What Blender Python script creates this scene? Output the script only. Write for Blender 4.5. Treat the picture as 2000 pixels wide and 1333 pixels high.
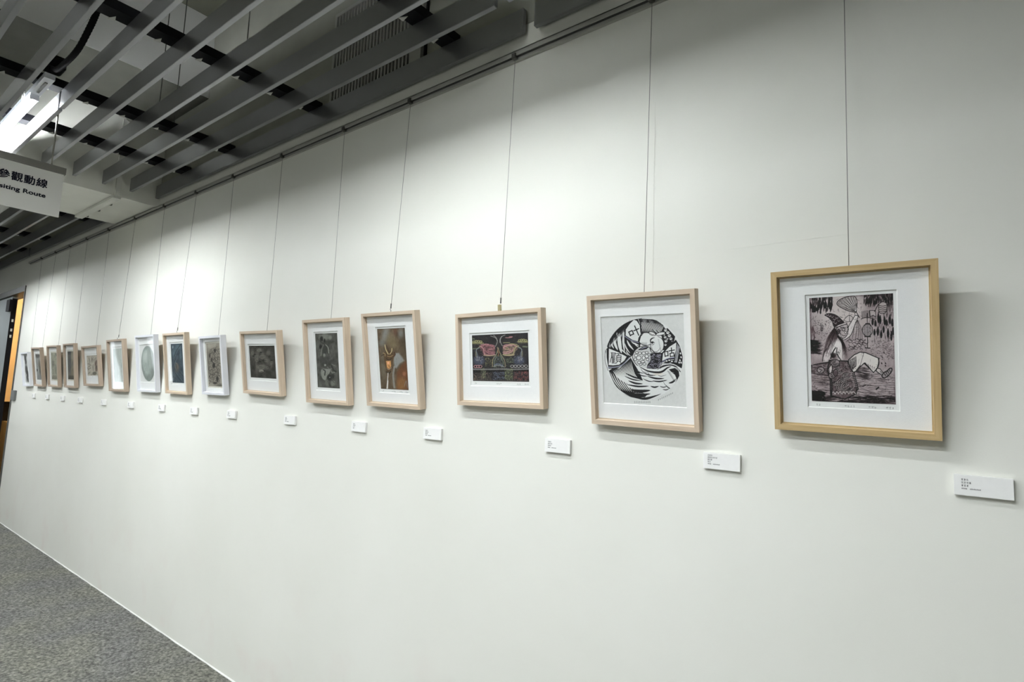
import bpy, bmesh, math, random
import numpy as np
from mathutils import Matrix, Vector

for o in list(bpy.data.objects):
    bpy.data.objects.remove(o, do_unlink=True)
SC = bpy.context.scene
COL = SC.collection

# ------------------------------------------------------------------ camera, world, exposure
cam_data = bpy.data.cameras.new('camera')
cam = bpy.data.objects.new('camera', cam_data)
COL.objects.link(cam)
cam_data.sensor_fit = 'HORIZONTAL'
cam_data.sensor_width = 36.0
cam_data.lens = 36.0 * 1101.6 / 2000.0
cam_data.clip_start = 0.02
cam_data.clip_end = 100
RX, RD, RF = (0.7928977, 0.6080825, 0.03935621), (-0.03230734, 0.10644668, -0.99379341), (-0.60849771, 0.78670502, 0.10404686)
cam.matrix_world = Matrix(((RX[0], -RD[0], -RF[0], 0.0),
                           (RX[1], -RD[1], -RF[1], -1.7081),
                           (RX[2], -RD[2], -RF[2], 1.6),
                           (0, 0, 0, 1)))
SC.camera = cam

world = bpy.data.worlds.new('world')
SC.world = world
world.use_nodes = True
world.node_tree.nodes['Background'].inputs[0].default_value = (0.55, 0.62, 0.7, 1)
world.node_tree.nodes['Background'].inputs[1].default_value = 0.3
SC.view_settings.view_transform = 'Standard'
SC.view_settings.look = 'None'
SC.view_settings.gamma = 1.0
SC.view_settings.use_curve_mapping = False
SC.view_settings.exposure = 0.0
LAMP_POWER = 234.0          # emission strength of every fluorescent tube
LAMP_COLOR = (0.935, 0.975, 1.0)

# lamp layout: (x of the right end, y of the tube, length)
LAMPS = [(-3.84, -1.022, 1.06), (-0.80, -1.022, 1.18), (-7.20, -1.022, 1.18), (-10.2, -1.022, 1.18),
         (-3.80, -2.092, 1.18), (-0.10, -2.092, 1.18), (-7.20, -2.092, 1.18),
         (-3.80, -3.165, 1.18), (-0.10, -3.165, 1.18), (-1.90, -3.165, 1.18)]  # this back row is unseen fill, added to brighten the lower wall
LAMP_Z = 3.122

# ------------------------------------------------------------------ helpers
def mat(name, color, rough=0.6, metal=0.0, noise=0.0, scale=30.0, bump=0.0, bscale=200.0, emit=None, estr=0.0, spec=0.5,
        stretch=None, color2=None):
    m = bpy.data.materials.new(name)
    m.use_nodes = True
    nt = m.node_tree
    b = nt.nodes['Principled BSDF']
    b.inputs['Base Color'].default_value = (*color, 1)
    b.inputs['Roughness'].default_value = rough
    b.inputs['Metallic'].default_value = metal
    b.inputs['Specular IOR Level'].default_value = spec
    tc = nt.nodes.new('ShaderNodeTexCoord')
    vec = tc.outputs['Object']
    if stretch:
        mp = nt.nodes.new('ShaderNodeMapping')
        mp.inputs['Scale'].default_value = stretch
        nt.links.new(vec, mp.inputs['Vector'])
        vec = mp.outputs['Vector']
    if noise > 0 or color2:
        n = nt.nodes.new('ShaderNodeTexNoise')
        n.inputs['Scale'].default_value = scale
        n.inputs['Detail'].default_value = 5
        nt.links.new(vec, n.inputs['Vector'])
        r = nt.nodes.new('ShaderNodeValToRGB')
        r.color_ramp.elements[0].position = 0.3
        r.color_ramp.elements[1].position = 0.7
        c2 = color2 if color2 else tuple(min(1, c * (1 + noise)) for c in color)
        c1 = color if color2 else tuple(c * (1 - noise) for c in color)
        r.color_ramp.elements[0].color = (*c1, 1)
        r.color_ramp.elements[1].color = (*c2, 1)
        nt.links.new(n.outputs['Fac'], r.inputs['Fac'])
        nt.links.new(r.outputs['Color'], b.inputs['Base Color'])
    if bump > 0:
        n2 = nt.nodes.new('ShaderNodeTexNoise')
        n2.inputs['Scale'].default_value = bscale
        n2.inputs['Detail'].default_value = 3
        nt.links.new(vec, n2.inputs['Vector'])
        bp = nt.nodes.new('ShaderNodeBump')
        bp.inputs['Strength'].default_value = bump
        bp.inputs['Distance'].default_value = 0.002
        nt.links.new(n2.outputs['Fac'], bp.inputs['Height'])
        nt.links.new(bp.outputs['Normal'], b.inputs['Normal'])
    if emit:
        b.inputs['Emission Color'].default_value = (*emit, 1)
        b.inputs['Emission Strength'].default_value = estr
    return m

def box_bm(bm, a, b):
    x0, y0, z0 = [min(a[i], b[i]) for i in range(3)]
    x1, y1, z1 = [max(a[i], b[i]) for i in range(3)]
    v = [bm.verts.new(p) for p in ((x0, y0, z0), (x1, y0, z0), (x1, y1, z0), (x0, y1, z0),
                                   (x0, y0, z1), (x1, y0, z1), (x1, y1, z1), (x0, y1, z1))]
    for f in ((0, 3, 2, 1), (4, 5, 6, 7), (0, 1, 5, 4), (1, 2, 6, 5), (2, 3, 7, 6), (3, 0, 4, 7)):
        bm.faces.new([v[i] for i in f])

def tube_bm(bm, pts, r, n=10, caps=True):
    pts = [Vector(p) for p in pts]
    rings = []
    up = None
    for i, p in enumerate(pts):
        if i == 0: t = pts[1] - pts[0]
        elif i == len(pts) - 1: t = pts[-1] - pts[-2]
        else: t = pts[i + 1] - pts[i - 1]
        t.normalize()
        if up is None:
            up = Vector((0, 0, 1)) if abs(t.z) < 0.9 else Vector((1, 0, 0))
        a = t.cross(up).normalized()
        b = a.cross(t).normalized()
        up = b
        rr = r[i] if isinstance(r, (list, tuple)) else r
        rings.append([bm.verts.new(p + a * rr * math.cos(2 * math.pi * k / n) + b * rr * math.sin(2 * math.pi * k / n)) for k in range(n)])
    for i in range(len(rings) - 1):
        for k in range(n):
            bm.faces.new((rings[i][k], rings[i][(k + 1) % n], rings[i + 1][(k + 1) % n], rings[i + 1][k]))
    if caps:
        bm.faces.new(rings[0][::-1])
        bm.faces.new(rings[-1])

def link(name, bm, m, parent=None, bevel=0.0, smooth=False, loc=None):
    me = bpy.data.meshes.new(name)
    bmesh.ops.recalc_face_normals(bm, faces=bm.faces)
    if bevel > 0:
        bmesh.ops.bevel(bm, geom=list(bm.edges), offset=bevel, segments=2, affect='EDGES', clamp_overlap=True)
    if smooth:
        for f in bm.faces: f.smooth = True
    bm.to_mesh(me)
    bm.free()
    for mm in (m if isinstance(m, (list, tuple)) else [m]):
        me.materials.append(mm)
    o = bpy.data.objects.new(name, me)
    COL.objects.link(o)
    if parent: o.parent = parent
    if loc: o.location = loc
    return o

def box(name, a, b, m, parent=None, bevel=0.0):
    """A box whose origin is at its own centre."""
    c = [(a[i] + b[i]) / 2 for i in range(3)]
    bm = bmesh.new()
    box_bm(bm, [a[i] - c[i] for i in range(3)], [b[i] - c[i] for i in range(3)])
    return link(name, bm, m, parent, bevel, loc=c)

def boxes(name, lst, m, parent=None, bevel=0.0):
    bm = bmesh.new()
    for a, b in lst: box_bm(bm, a, b)
    return link(name, bm, m, parent, bevel)

def tube(name, pts, r, m, parent=None, n=10):
    bm = bmesh.new()
    tube_bm(bm, pts, r, n)
    return link(name, bm, m, parent, smooth=True)

def thing(name, label, cat, loc=(0, 0, 0), group=None):
    o = bpy.data.objects.new(name, None)
    o.empty_display_size = 0.05
    COL.objects.link(o)
    o.location = loc
    return tag(o, label, cat, group)

def tag(o, label, cat, group=None):
    o['label'] = label
    o['category'] = cat
    if group: o['group'] = group
    return o

def struct(o, label=None):
    o['kind'] = 'structure'
    if label: o['label'] = label
    return o

# ------------------------------------------------------------------ materials
def wall_material():
    m = bpy.data.materials.new('wall_paint')
    m.use_nodes = True
    nt = m.node_tree
    b = nt.nodes['Principled BSDF']
    b.inputs['Roughness'].default_value = 0.62
    b.inputs['Specular IOR Level'].default_value = 0.3
    tc = nt.nodes.new('ShaderNodeTexCoord')
    n = nt.nodes.new('ShaderNodeTexNoise'); n.inputs['Scale'].default_value = 1.3; n.inputs['Detail'].default_value = 4
    nt.links.new(tc.outputs['Object'], n.inputs['Vector'])
    r = nt.nodes.new('ShaderNodeValToRGB')
    r.color_ramp.elements[0].position = 0.3; r.color_ramp.elements[0].color = (0.75, 0.752, 0.69, 1)
    r.color_ramp.elements[1].position = 0.72; r.color_ramp.elements[1].color = (0.795, 0.797, 0.74, 1)
    nt.links.new(n.outputs['Fac'], r.inputs['Fac'])
    # pinkish and grey scuffs, only in the lowest half metre
    sep = nt.nodes.new('ShaderNodeSeparateXYZ'); nt.links.new(tc.outputs['Object'], sep.inputs[0])
    mr = nt.nodes.new('ShaderNodeMapRange')
    mr.inputs['From Min'].default_value = 0.02; mr.inputs['From Max'].default_value = 0.75
    mr.inputs['To Min'].default_value = 1.0; mr.inputs['To Max'].default_value = 0.0
    nt.links.new(sep.outputs['Z'], mr.inputs['Value'])
    n3 = nt.nodes.new('ShaderNodeTexNoise'); n3.inputs['Scale'].default_value = 3.3; n3.inputs['Detail'].default_value = 6
    nt.links.new(tc.outputs['Object'], n3.inputs['Vector'])
    r3 = nt.nodes.new('ShaderNodeValToRGB')
    r3.color_ramp.elements[0].position = 0.56; r3.color_ramp.elements[0].color = (0, 0, 0, 1)
    r3.color_ramp.elements[1].position = 0.74; r3.color_ramp.elements[1].color = (1, 1, 1, 1)
    nt.links.new(n3.outputs['Fac'], r3.inputs['Fac'])
    mu = nt.nodes.new('ShaderNodeMath'); mu.operation = 'MULTIPLY'
    nt.links.new(mr.outputs[0], mu.inputs[0]); nt.links.new(r3.outputs['Color'], mu.inputs[1])
    mu2 = nt.nodes.new('ShaderNodeMath'); mu2.operation = 'MULTIPLY'; mu2.inputs[1].default_value = 0.35
    nt.links.new(mu.outputs[0], mu2.inputs[0])
    mx = nt.nodes.new('ShaderNodeMix'); mx.data_type = 'RGBA'
    nt.links.new(mu2.outputs[0], mx.inputs['Factor'])
    nt.links.new(r.outputs['Color'], mx.inputs['A'])
    mx.inputs['B'].default_value = (0.72, 0.60, 0.57, 1)
    nt.links.new(mx.outputs['Result'], b.inputs['Base Color'])
    # roller texture and a broad unevenness of the plaster
    n2 = nt.nodes.new('ShaderNodeTexNoise'); n2.inputs['Scale'].default_value = 260; n2.inputs['Detail'].default_value = 2
    nt.links.new(tc.outputs['Object'], n2.inputs['Vector'])
    bp = nt.nodes.new('ShaderNodeBump'); bp.inputs['Strength'].default_value = 0.12; bp.inputs['Distance'].default_value = 0.001
    nt.links.new(n2.outputs['Fac'], bp.inputs['Height'])
    n4 = nt.nodes.new('ShaderNodeTexNoise'); n4.inputs['Scale'].default_value = 2.2; n4.inputs['Detail'].default_value = 2
    nt.links.new(tc.outputs['Object'], n4.inputs['Vector'])
    bp2 = nt.nodes.new('ShaderNodeBump'); bp2.inputs['Strength'].default_value = 0.25; bp2.inputs['Distance'].default_value = 0.01
    nt.links.new(n4.outputs['Fac'], bp2.inputs['Height'])
    nt.links.new(bp.outputs['Normal'], b.inputs['Normal'])
    return m

def floor_material():
    m = bpy.data.materials.new('floor_granite')
    m.use_nodes = True
    nt = m.node_tree
    b = nt.nodes['Principled BSDF']
    b.inputs['Roughness'].default_value = 0.7
    b.inputs['Specular IOR Level'].default_value = 0.25
    tc = nt.nodes.new('ShaderNodeTexCoord')
    n1 = nt.nodes.new('ShaderNodeTexNoise'); n1.inputs['Scale'].default_value = 55; n1.inputs['Detail'].default_value = 6; n1.inputs['Roughness'].default_value = 0.7
    nt.links.new(tc.outputs['Object'], n1.inputs['Vector'])
    r1 = nt.nodes.new('ShaderNodeValToRGB')
    e = r1.color_ramp.elements
    e[0].position = 0.34; e[0].color = (0.035, 0.035, 0.03, 1)
    e[1].position = 0.66; e[1].color = (0.30, 0.297, 0.272, 1)
    x = e.new(0.5); x.color = (0.145, 0.145, 0.132, 1)
    nt.links.new(n1.outputs['Fac'], r1.inputs['Fac'])
    n2 = nt.nodes.new('ShaderNodeTexNoise'); n2.inputs['Scale'].default_value = 2.6; n2.inputs['Detail'].default_value = 5
    nt.links.new(tc.outputs['Object'], n2.inputs['Vector'])
    r2 = nt.nodes.new('ShaderNodeValToRGB')
    r2.color_ramp.elements[0].position = 0.35; r2.color_ramp.elements[0].color = (0.90, 0.90, 0.92, 1)
    r2.color_ramp.elements[1].position = 0.68; r2.color_ramp.elements[1].color = (1.08, 1.08, 0.96, 1)
    nt.links.new(n2.outputs['Fac'], r2.inputs['Fac'])
    mx = nt.nodes.new('ShaderNodeMix'); mx.data_type = 'RGBA'; mx.blend_type = 'MULTIPLY'; mx.inputs['Factor'].default_value = 1
    nt.links.new(r1.outputs['Color'], mx.inputs['A']); nt.links.new(r2.outputs['Color'], mx.inputs['B'])
    # fine joints between the slabs
    br = nt.nodes.new('ShaderNodeTexBrick')
    br.inputs['Scale'].default_value = 1.0
    br.inputs['Mortar Size'].default_value = 0.0022
    br.inputs['Brick Width'].default_value = 0.6
    br.inputs['Row Height'].default_value = 0.6
    br.offset = 0.0
    br.inputs['Color1'].default_value = (1, 1, 1, 1); br.inputs['Color2'].default_value = (0.94, 0.94, 0.95, 1)
    br.inputs['Mortar'].default_value = (1.25, 1.25, 1.22, 1)
    nt.links.new(tc.outputs['Object'], br.inputs['Vector'])
    mx2 = nt.nodes.new('ShaderNodeMix'); mx2.data_type = 'RGBA'; mx2.blend_type = 'MULTIPLY'; mx2.inputs['Factor'].default_value = 1
    nt.links.new(mx.outputs['Result'], mx2.inputs['A']); nt.links.new(br.outputs['Color'], mx2.inputs['B'])
    nt.links.new(mx2.outputs['Result'], b.inputs['Base Color'])
    bp = nt.nodes.new('ShaderNodeBump'); bp.inputs['Strength'].default_value = 0.8; bp.inputs['Distance'].default_value = 0.006
    nt.links.new(n1.outputs['Fac'], bp.inputs['Height'])
    nt.links.new(bp.outputs['Normal'], b.inputs['Normal'])
    return m

def wood_material(name, c1, c2, rough=0.5):
    m = bpy.data.materials.new(name)
    m.use_nodes = True
    nt = m.node_tree
    b = nt.nodes['Principled BSDF']
    b.inputs['Roughness'].default_value = rough
    b.inputs['Specular IOR Level'].default_value = 0.35
    tc = nt.nodes.new('ShaderNodeTexCoord')
    mp = nt.nodes.new('ShaderNodeMapping'); mp.inputs['Scale'].default_value = (3.5, 90, 90)
    oi = nt.nodes.new('ShaderNodeObjectInfo')
    ad = nt.nodes.new('ShaderNodeVectorMath'); ad.operation = 'ADD'
    nt.links.new(tc.outputs['Object'], ad.inputs[0])
    nt.links.new(oi.outputs['Location'], ad.inputs[1])
    nt.links.new(ad.outputs[0], mp.inputs['Vector'])
    n = nt.nodes.new('ShaderNodeTexNoise'); n.inputs['Scale'].default_value = 1.6; n.inputs['Detail'].default_value = 6; n.inputs['Distortion'].default_value = 0.6
    nt.links.new(mp.outputs['Vector'], n.inputs['Vector'])
    r = nt.nodes.new('ShaderNodeValToRGB')
    r.color_ramp.elements[0].position = 0.3; r.color_ramp.elements[0].color = (*c1, 1)
    r.color_ramp.elements[1].position = 0.7; r.color_ramp.elements[1].color = (*c2, 1)
    nt.links.new(n.outputs['Fac'], r.inputs['Fac'])
    nt.links.new(r.outputs['Color'], b.inputs['Base Color'])
    bp = nt.nodes.new('ShaderNodeBump'); bp.inputs['Strength'].default_value = 0.15; bp.inputs['Distance'].default_value = 0.0006
    nt.links.new(n.outputs['Fac'], bp.inputs['Height'])
    nt.links.new(bp.outputs['Normal'], b.inputs['Normal'])
    return m

def glass_material():
    m = bpy.data.materials.new('picture_glass')
    m.use_nodes = True
    nt = m.node_tree
    nt.nodes.remove(nt.nodes['Principled BSDF'])
    out = nt.nodes['Material Output']
    tr = nt.nodes.new('ShaderNodeBsdfTransparent'); tr.inputs[0].default_value = (0.985, 0.99, 0.985, 1)
    gl = nt.nodes.new('ShaderNodeBsdfGlossy'); gl.inputs['Roughness'].default_value = 0.03
    lw = nt.nodes.new('ShaderNodeLayerWeight'); lw.inputs['Blend'].default_value = 0.5
    pw = nt.nodes.new('ShaderNodeMath'); pw.operation = 'POWER'; pw.inputs[1].default_value = 5.0
    nt.links.new(lw.outputs['Facing'], pw.inputs[0])
    fr = nt.nodes.new('ShaderNodeMath'); fr.operation = 'MULTIPLY_ADD'; fr.inputs[1].default_value = 0.42; fr.inputs[2].default_value = 0.02
    nt.links.new(pw.outputs[0], fr.inputs[0])
    tc = nt.nodes.new('ShaderNodeTexCoord')
    n = nt.nodes.new('ShaderNodeTexNoise'); n.inputs['Scale'].default_value = 7; n.inputs['Detail'].default_value = 1
    nt.links.new(tc.outputs['Object'], n.inputs['Vector'])
    bp = nt.nodes.new('ShaderNodeBump'); bp.inputs['Strength'].default_value = 0.08; bp.inputs['Distance'].default_value = 0.002
    nt.links.new(n.outputs['Fac'], bp.inputs['Height'])
    nt.links.new(bp.outputs['Normal'], gl.inputs['Normal'])
    mx = nt.nodes.new('ShaderNodeMixShader')
    nt.links.new(fr.outputs[0], mx.inputs[0]); nt.links.new(tr.outputs[0], mx.inputs[1]); nt.links.new(gl.outputs[0], mx.inputs[2])
    nt.links.new(mx.outputs[0], out.inputs['Surface'])
    return m

def print_material():
    m = bpy.data.materials.new('printed_paper')
    m.use_nodes = True
    nt = m.node_tree
    b = nt.nodes['Principled BSDF']
    b.inputs['Roughness'].default_value = 0.8
    b.inputs['Specular IOR Level'].default_value = 0.2
    at = nt.nodes.new('ShaderNodeVertexColor'); at.layer_name = 'ink'
    n = nt.nodes.new('ShaderNodeTexNoise'); n.inputs['Scale'].default_value = 900; n.inputs['Detail'].default_value = 2
    tc = nt.nodes.new('ShaderNodeTexCoord'); nt.links.new(tc.outputs['Object'], n.inputs['Vector'])
    r = nt.nodes.new('ShaderNodeValToRGB')
    r.color_ramp.elements[0].position = 0.3; r.color_ramp.elements[0].color = (0.93, 0.93, 0.93, 1)
    r.color_ramp.elements[1].position = 0.7; r.color_ramp.elements[1].color = (1.05, 1.05, 1.05, 1)
    nt.links.new(n.outputs['Fac'], r.inputs['Fac'])
    mx = nt.nodes.new('ShaderNodeMix'); mx.data_type = 'RGBA'; mx.blend_type = 'MULTIPLY'; mx.inputs['Factor'].default_value = 1
    nt.links.new(at.outputs['Color'], mx.inputs['A']); nt.links.new(r.outputs['Color'], mx.inputs['B'])
    nt.links.new(mx.outputs['Result'], b.inputs['Base Color'])
    return m

M_WALL = wall_material()
M_FLOOR = floor_material()
M_WALL2 = mat('greige_wall', (0.50, 0.49, 0.45), 0.7, noise=.03, scale=2)
M_SLAB = mat('painted_concrete', (0.15, 0.15, 0.115), 0.8, noise=0.08, scale=3, bump=0.3, bscale=40)
M_SOFFIT = mat('shaded_soffit', (0.075, 0.075, 0.06), 0.85, noise=0.12, scale=6, bump=0.3, bscale=50)  # shade on the underside is put into this dark colour
M_UPPER = mat('upper_wall_shaded', (0.33, 0.33, 0.285), 0.8, noise=0.06, scale=4)  # the wall is white here too; its shade is put into this grey
M_FACE = mat('lit_beam_face', (0.86, 0.86, 0.85), 0.7)  # light falling on the beam side is put into this whiter colour
M_BEAM = mat('painted_beam', (0.80, 0.80, 0.74), 0.75, noise=0.04, scale=4, bump=0.2, bscale=60)
M_BAFFLE = mat('satin_aluminium', (0.285, 0.29, 0.30), 0.34, metal=0.7, noise=0.02, scale=8)
M_CARRIER = mat('carrier_black', (0.004, 0.004, 0.006), 0.7, spec=0.2)
M_CLIP = mat('clip_zinc', (0.62, 0.62, 0.58), 0.5, metal=0.2)
M_ALU = mat('rail_aluminium', (0.42, 0.42, 0.39), 0.45, metal=0.3)
M_ALUD = mat('rail_slot_dark', (0.03, 0.03, 0.03), 0.6)
M_STEEL = mat('wire_steel', (0.27, 0.27, 0.26), 0.45, metal=0.6)
M_CLAMP = mat('clamp_dark', (0.10, 0.10, 0.09), 0.5, metal=0.5)
M_BRASS = mat('brass', (0.52, 0.47, 0.28), 0.4, metal=0.7)
M_MAPLE = wood_material('maple_wood', (0.575, 0.455, 0.335), (0.675, 0.558, 0.43))
M_PINE = wood_material('yellow_pine', (0.47, 0.335, 0.155), (0.57, 0.425, 0.225))
M_BIRCH = wood_material('brown_ash_wood', (0.40, 0.315, 0.24), (0.49, 0.395, 0.31))
M_WHITEWOOD = mat('white_lacquered_wood', (0.78, 0.79, 0.83), 0.4, noise=0.02, scale=12)
M_MAT = mat('mat_board', (0.90, 0.895, 0.90), 0.85, noise=0.012, scale=120, bump=0.2, bscale=700)
M_BEVEL = mat('mat_bevel_white', (0.92, 0.92, 0.90), 0.8)
M_BACK = mat('backing_board', (0.35, 0.25, 0.16), 0.8, noise=0.1, scale=60)
M_GLASS = glass_material()
M_PRINT = print_material()
M_FOAM = mat('foam_board_white', (0.84, 0.84, 0.82), 0.7, noise=0.01, scale=90)
M_INK = mat('label_ink', (0.13, 0.13, 0.13), 0.7)
M_TUBE = mat('tube_light', (0.9, 0.9, 0.9), 0.3, emit=LAMP_COLOR, estr=LAMP_POWER)
M_TUBE2 = mat('dimmed_tube_light', (0.9, 0.9, 0.9), 0.3, emit=LAMP_COLOR, estr=LAMP_POWER * .80)  # same tube, dimmed to weaken the bright pool on the wall
M_WHITEMETAL = mat('white_enamel', (0.72, 0.74, 0.78), 0.3, metal=0.2)
M_SIGN = mat('sign_panel', (0.74, 0.735, 0.69), 0.55)
M_SIGNBAR = mat('sign_bar_grey', (0.17, 0.165, 0.14), 0.4, metal=0.4)
M_SIGNINK = mat('sign_lettering', (0.012, 0.012, 0.02), 0.85, spec=0.1)
M_RUBBER = mat('black_conduit', (0.004, 0.004, 0.005), 0.75, spec=0.15)
M_TRUNK = mat('trunking_white', (0.70, 0.70, 0.65), 0.5)
M_DOORFRAME = mat('door_frame_grey', (0.075, 0.075, 0.068), 0.5, noise=0.1, scale=20)
M_DOORLEAF = mat('door_leaf_grey', (0.30, 0.33, 0.33), 0.5)
M_TAN = mat('tan_cupboard_board', (0.56, 0.35, 0.15), 0.6, noise=0.06, scale=7)
M_BROWN = mat('dark_brown_wood', (0.07, 0.038, 0.012), 0.6, noise=0.2, scale=14)
M_BROWN2 = mat('brown_carton', (0.20, 0.125, 0.04), 0.7, noise=0.1, scale=14)
M_PLATE = mat('grey_plastic', (0.14, 0.15, 0.145), 0.45)
M_VENTDARK = mat('vent_cavity', (0.015, 0.015, 0.018), 0.8)
M_VENT = mat('vent_slat_grey', (0.40, 0.40, 0.38), 0.45, metal=0.3)
M_WINLIGHT = mat('daylit_glazing', (0.8, 0.85, 0.9), 0.2, emit=(0.88, 0.95, 1.0), estr=3.5)
M_SEAL = mat('white_sealant', (0.78, 0.78, 0.75), 0.5)

# ------------------------------------------------------------------ room shell
XL, XR, YF, ZS = -17.5, 4.2, -4.6, 4.3
DOOR_X0, DOOR_X1, DOOR_Z = -10.3, -8.69, 2.735
struct(boxes('wall_back', [((DOOR_X1, 0, 0), (XR + .2, .14, ZS)), ((DOOR_X0, 0, DOOR_Z), (DOOR_X1, .14, ZS)), ((XL - .2, 0, 0), (DOOR_X0, .14, ZS))], M_WALL),
       'long white painted wall that carries the row of framed prints')
struct(boxes('trim_4', [((-4.91, -.003, 3.125), (XR, 0, ZS)), ((XL, -.003, 3.125), (-5.79, 0, ZS))], M_UPPER), 'same white wall above the slats, shade put into its grey')
struct(box('floor', (XL - .2, YF - .2, -.12), (XR + .2, 1.6, 0), M_FLOOR), 'speckled grey granite corridor floor')
struct(boxes('ceiling', [((XL - .2, YF - .2, ZS), (XR + .2, .14, ZS + .15)), ], M_SLAB), 'grey concrete slab above the slatted ceiling')
struct(box('trim_5', (-4.915, YF, 3.70), (-4.20, 0, ZS), M_SOFFIT), 'soffit beside the beam above the slats, shade put into its dark colour')
struct(box('trim_6', (-4.20, YF, 3.7001), (-4.1985, 0, ZS), M_FACE), 'soffit side face seen between the slats, light put into its white')
struct(box('wall_front', (XL - .2, YF - .2, 0), (XR + .2, YF, ZS), M_WALL2))
struct(box('wall_right', (XR, YF, 0), (XR + .2, 0, ZS), M_WALL2))
struct(box('wall_left', (XL - .2, YF, 0), (XL, 0, ZS), M_WALL2))
struct(box('window_1', (-17.25, YF + .0005, .40), (-16.25, YF + .02, 2.2), M_WINLIGHT), 'narrow daylit window in the front wall near the far end')
struct(box('window_2', (XL, -3.85, .40), (XL + .02, -3.50, 2.2), M_WINLIGHT), 'slim daylit window at the far end of the corridor')
struct(box('trim_2', (-5.79, YF, 3.01), (-4.915, 0, ZS), M_BEAM), 'deep pale concrete beam crossing the slatted ceiling')
# thin white sealant bead along the foot of the wall
bm = bmesh.new()
random.seed(4)
xs = np.arange(-8.66, 4.0, 0.07)
rows = []
for x in xs:
    wd = 0.0035 + 0.0035 * random.random()
    rows.append([bm.verts.new((x, -0.0005, 0.006)), bm.verts.new((x, -wd * .7, 0.004)), bm.verts.new((x, -wd, 0.0)), bm.verts.new((x, -0.0005, 0.0))])
for i in range(len(rows) - 1):
    for k in range(4):
        bm.faces.new((rows[i][k], rows[i][(k + 1) % 4], rows[i + 1][(k + 1) % 4], rows[i + 1][k]))
struct(link('trim_1', bm, M_SEAL), 'thin white sealant bead where wall meets floor')

# faint plaster joints standing a hair proud of the wall
struct(boxes('trim_7', [((-.752, -.0006, 1.93), (-.7495, .001, 2.62)), ((-.76, -.0005, 2.078), (-.12, .001, 2.0798))], M_WALL), 'faint plaster joints above the two right prints')
# door opening at the far left
struct(boxes('trim_3', [((DOOR_X1 - .018, -.012, 0), (DOOR_X1, .14, DOOR_Z)), ((DOOR_X0, -.012, DOOR_Z - .07), (DOOR_X1 - .018, .14, DOOR_Z)),
                        ((DOOR_X0, -.012, 0), (DOOR_X0 + .04, .14, DOOR_Z - .07))], M_DOORFRAME), 'grey metal door frame at the far left')
d = struct(box('door_1', (-10.2, .015, .01), (-9.38, .065, DOOR_Z - .075), M_DOORLEAF), 'grey door leaf standing in the far opening')
bm = bmesh.new(); box_bm(bm, (.4105, -.026, -1.3), (.417, .026, 1.3)); link('door_edge', bm, M_CARRIER, d)
bm = bmesh.new(); box_bm(bm, (.315, -.06, 1.13), (.475, -.026, 1.28)); link('door_closer', bm, M_CARRIER, d)
bm = bmesh.new()
for z in (.80, .88, 1.0): box_bm(bm, (.4172, -.009, z), (.421, .009, z + .035))
link('hinge', bm, M_CLIP, d)
# room behind the opening: a cupboard seen through the gap
struct(boxes('wall_far_room', [((-12.5, 1.55, 0), (-8.0, 1.65, 3.2)), ((-12.6, .14, 0), (-12.5, 1.55, 3.2)), ((-8.0, .14, 0), (-7.9, 1.65, 3.2)), ((-12.5, .14, 3.2), (-8.0, 1.65, 3.3))], M_WALL))
M_WARM = mat('warm_fill', (.9, .8, .6), .4, emit=(1.0, .82, .60), estr=27.0)  # unseen source added to brighten the tan cupboard
wl = tag(box('warm_fill_lamp', (-10.9, .55, 3.14), (-9.6, .95, 3.199), M_WARM), 'unseen warm lamp added to light the cupboard room beyond the doorway', 'lamp')
cb = thing('cupboard', 'tan cupboard with dark open shelf seen through the far doorway', 'cupboard', (-12.0, .30, 0))
bm = bmesh.new(); box_bm(bm, (-.45, 0, 1.27), (.5, 1.2, 2.9)); link('cupboard_body', bm, M_TAN, cb)
bm = bmesh.new(); box_bm(bm, (-.45, 0, 0), (-.40, 1.2, 1.269)); box_bm(bm, (-.40, 0, 0), (.5, 1.2, .05)); box_bm(bm, (-.40, 0, .05), (.5, .03, 1.269)); box_bm(bm, (-.40, 1.17, .05), (.5, 1.2, 1.269)); link('open_shelf', bm, M_BROWN, cb)
bm = bmesh.new(); box_bm(bm, (-.2, -.25, 0), (.2, .25, .98)); ct = link('storage_carton', bm, M_BROWN2, None, loc=(-11.2, .70, 0))
tag(ct, 'brown carton standing before the dark shelf of the tan cupboard', 'box')
pl = tag(box('wall_switch', (-8.665, -.022, 1.372), (-8.50, -.001, 1.484), M_PLATE, bevel=.003), 'small dark grey plate on the wall edge beside the far doorway', 'switch')

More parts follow.
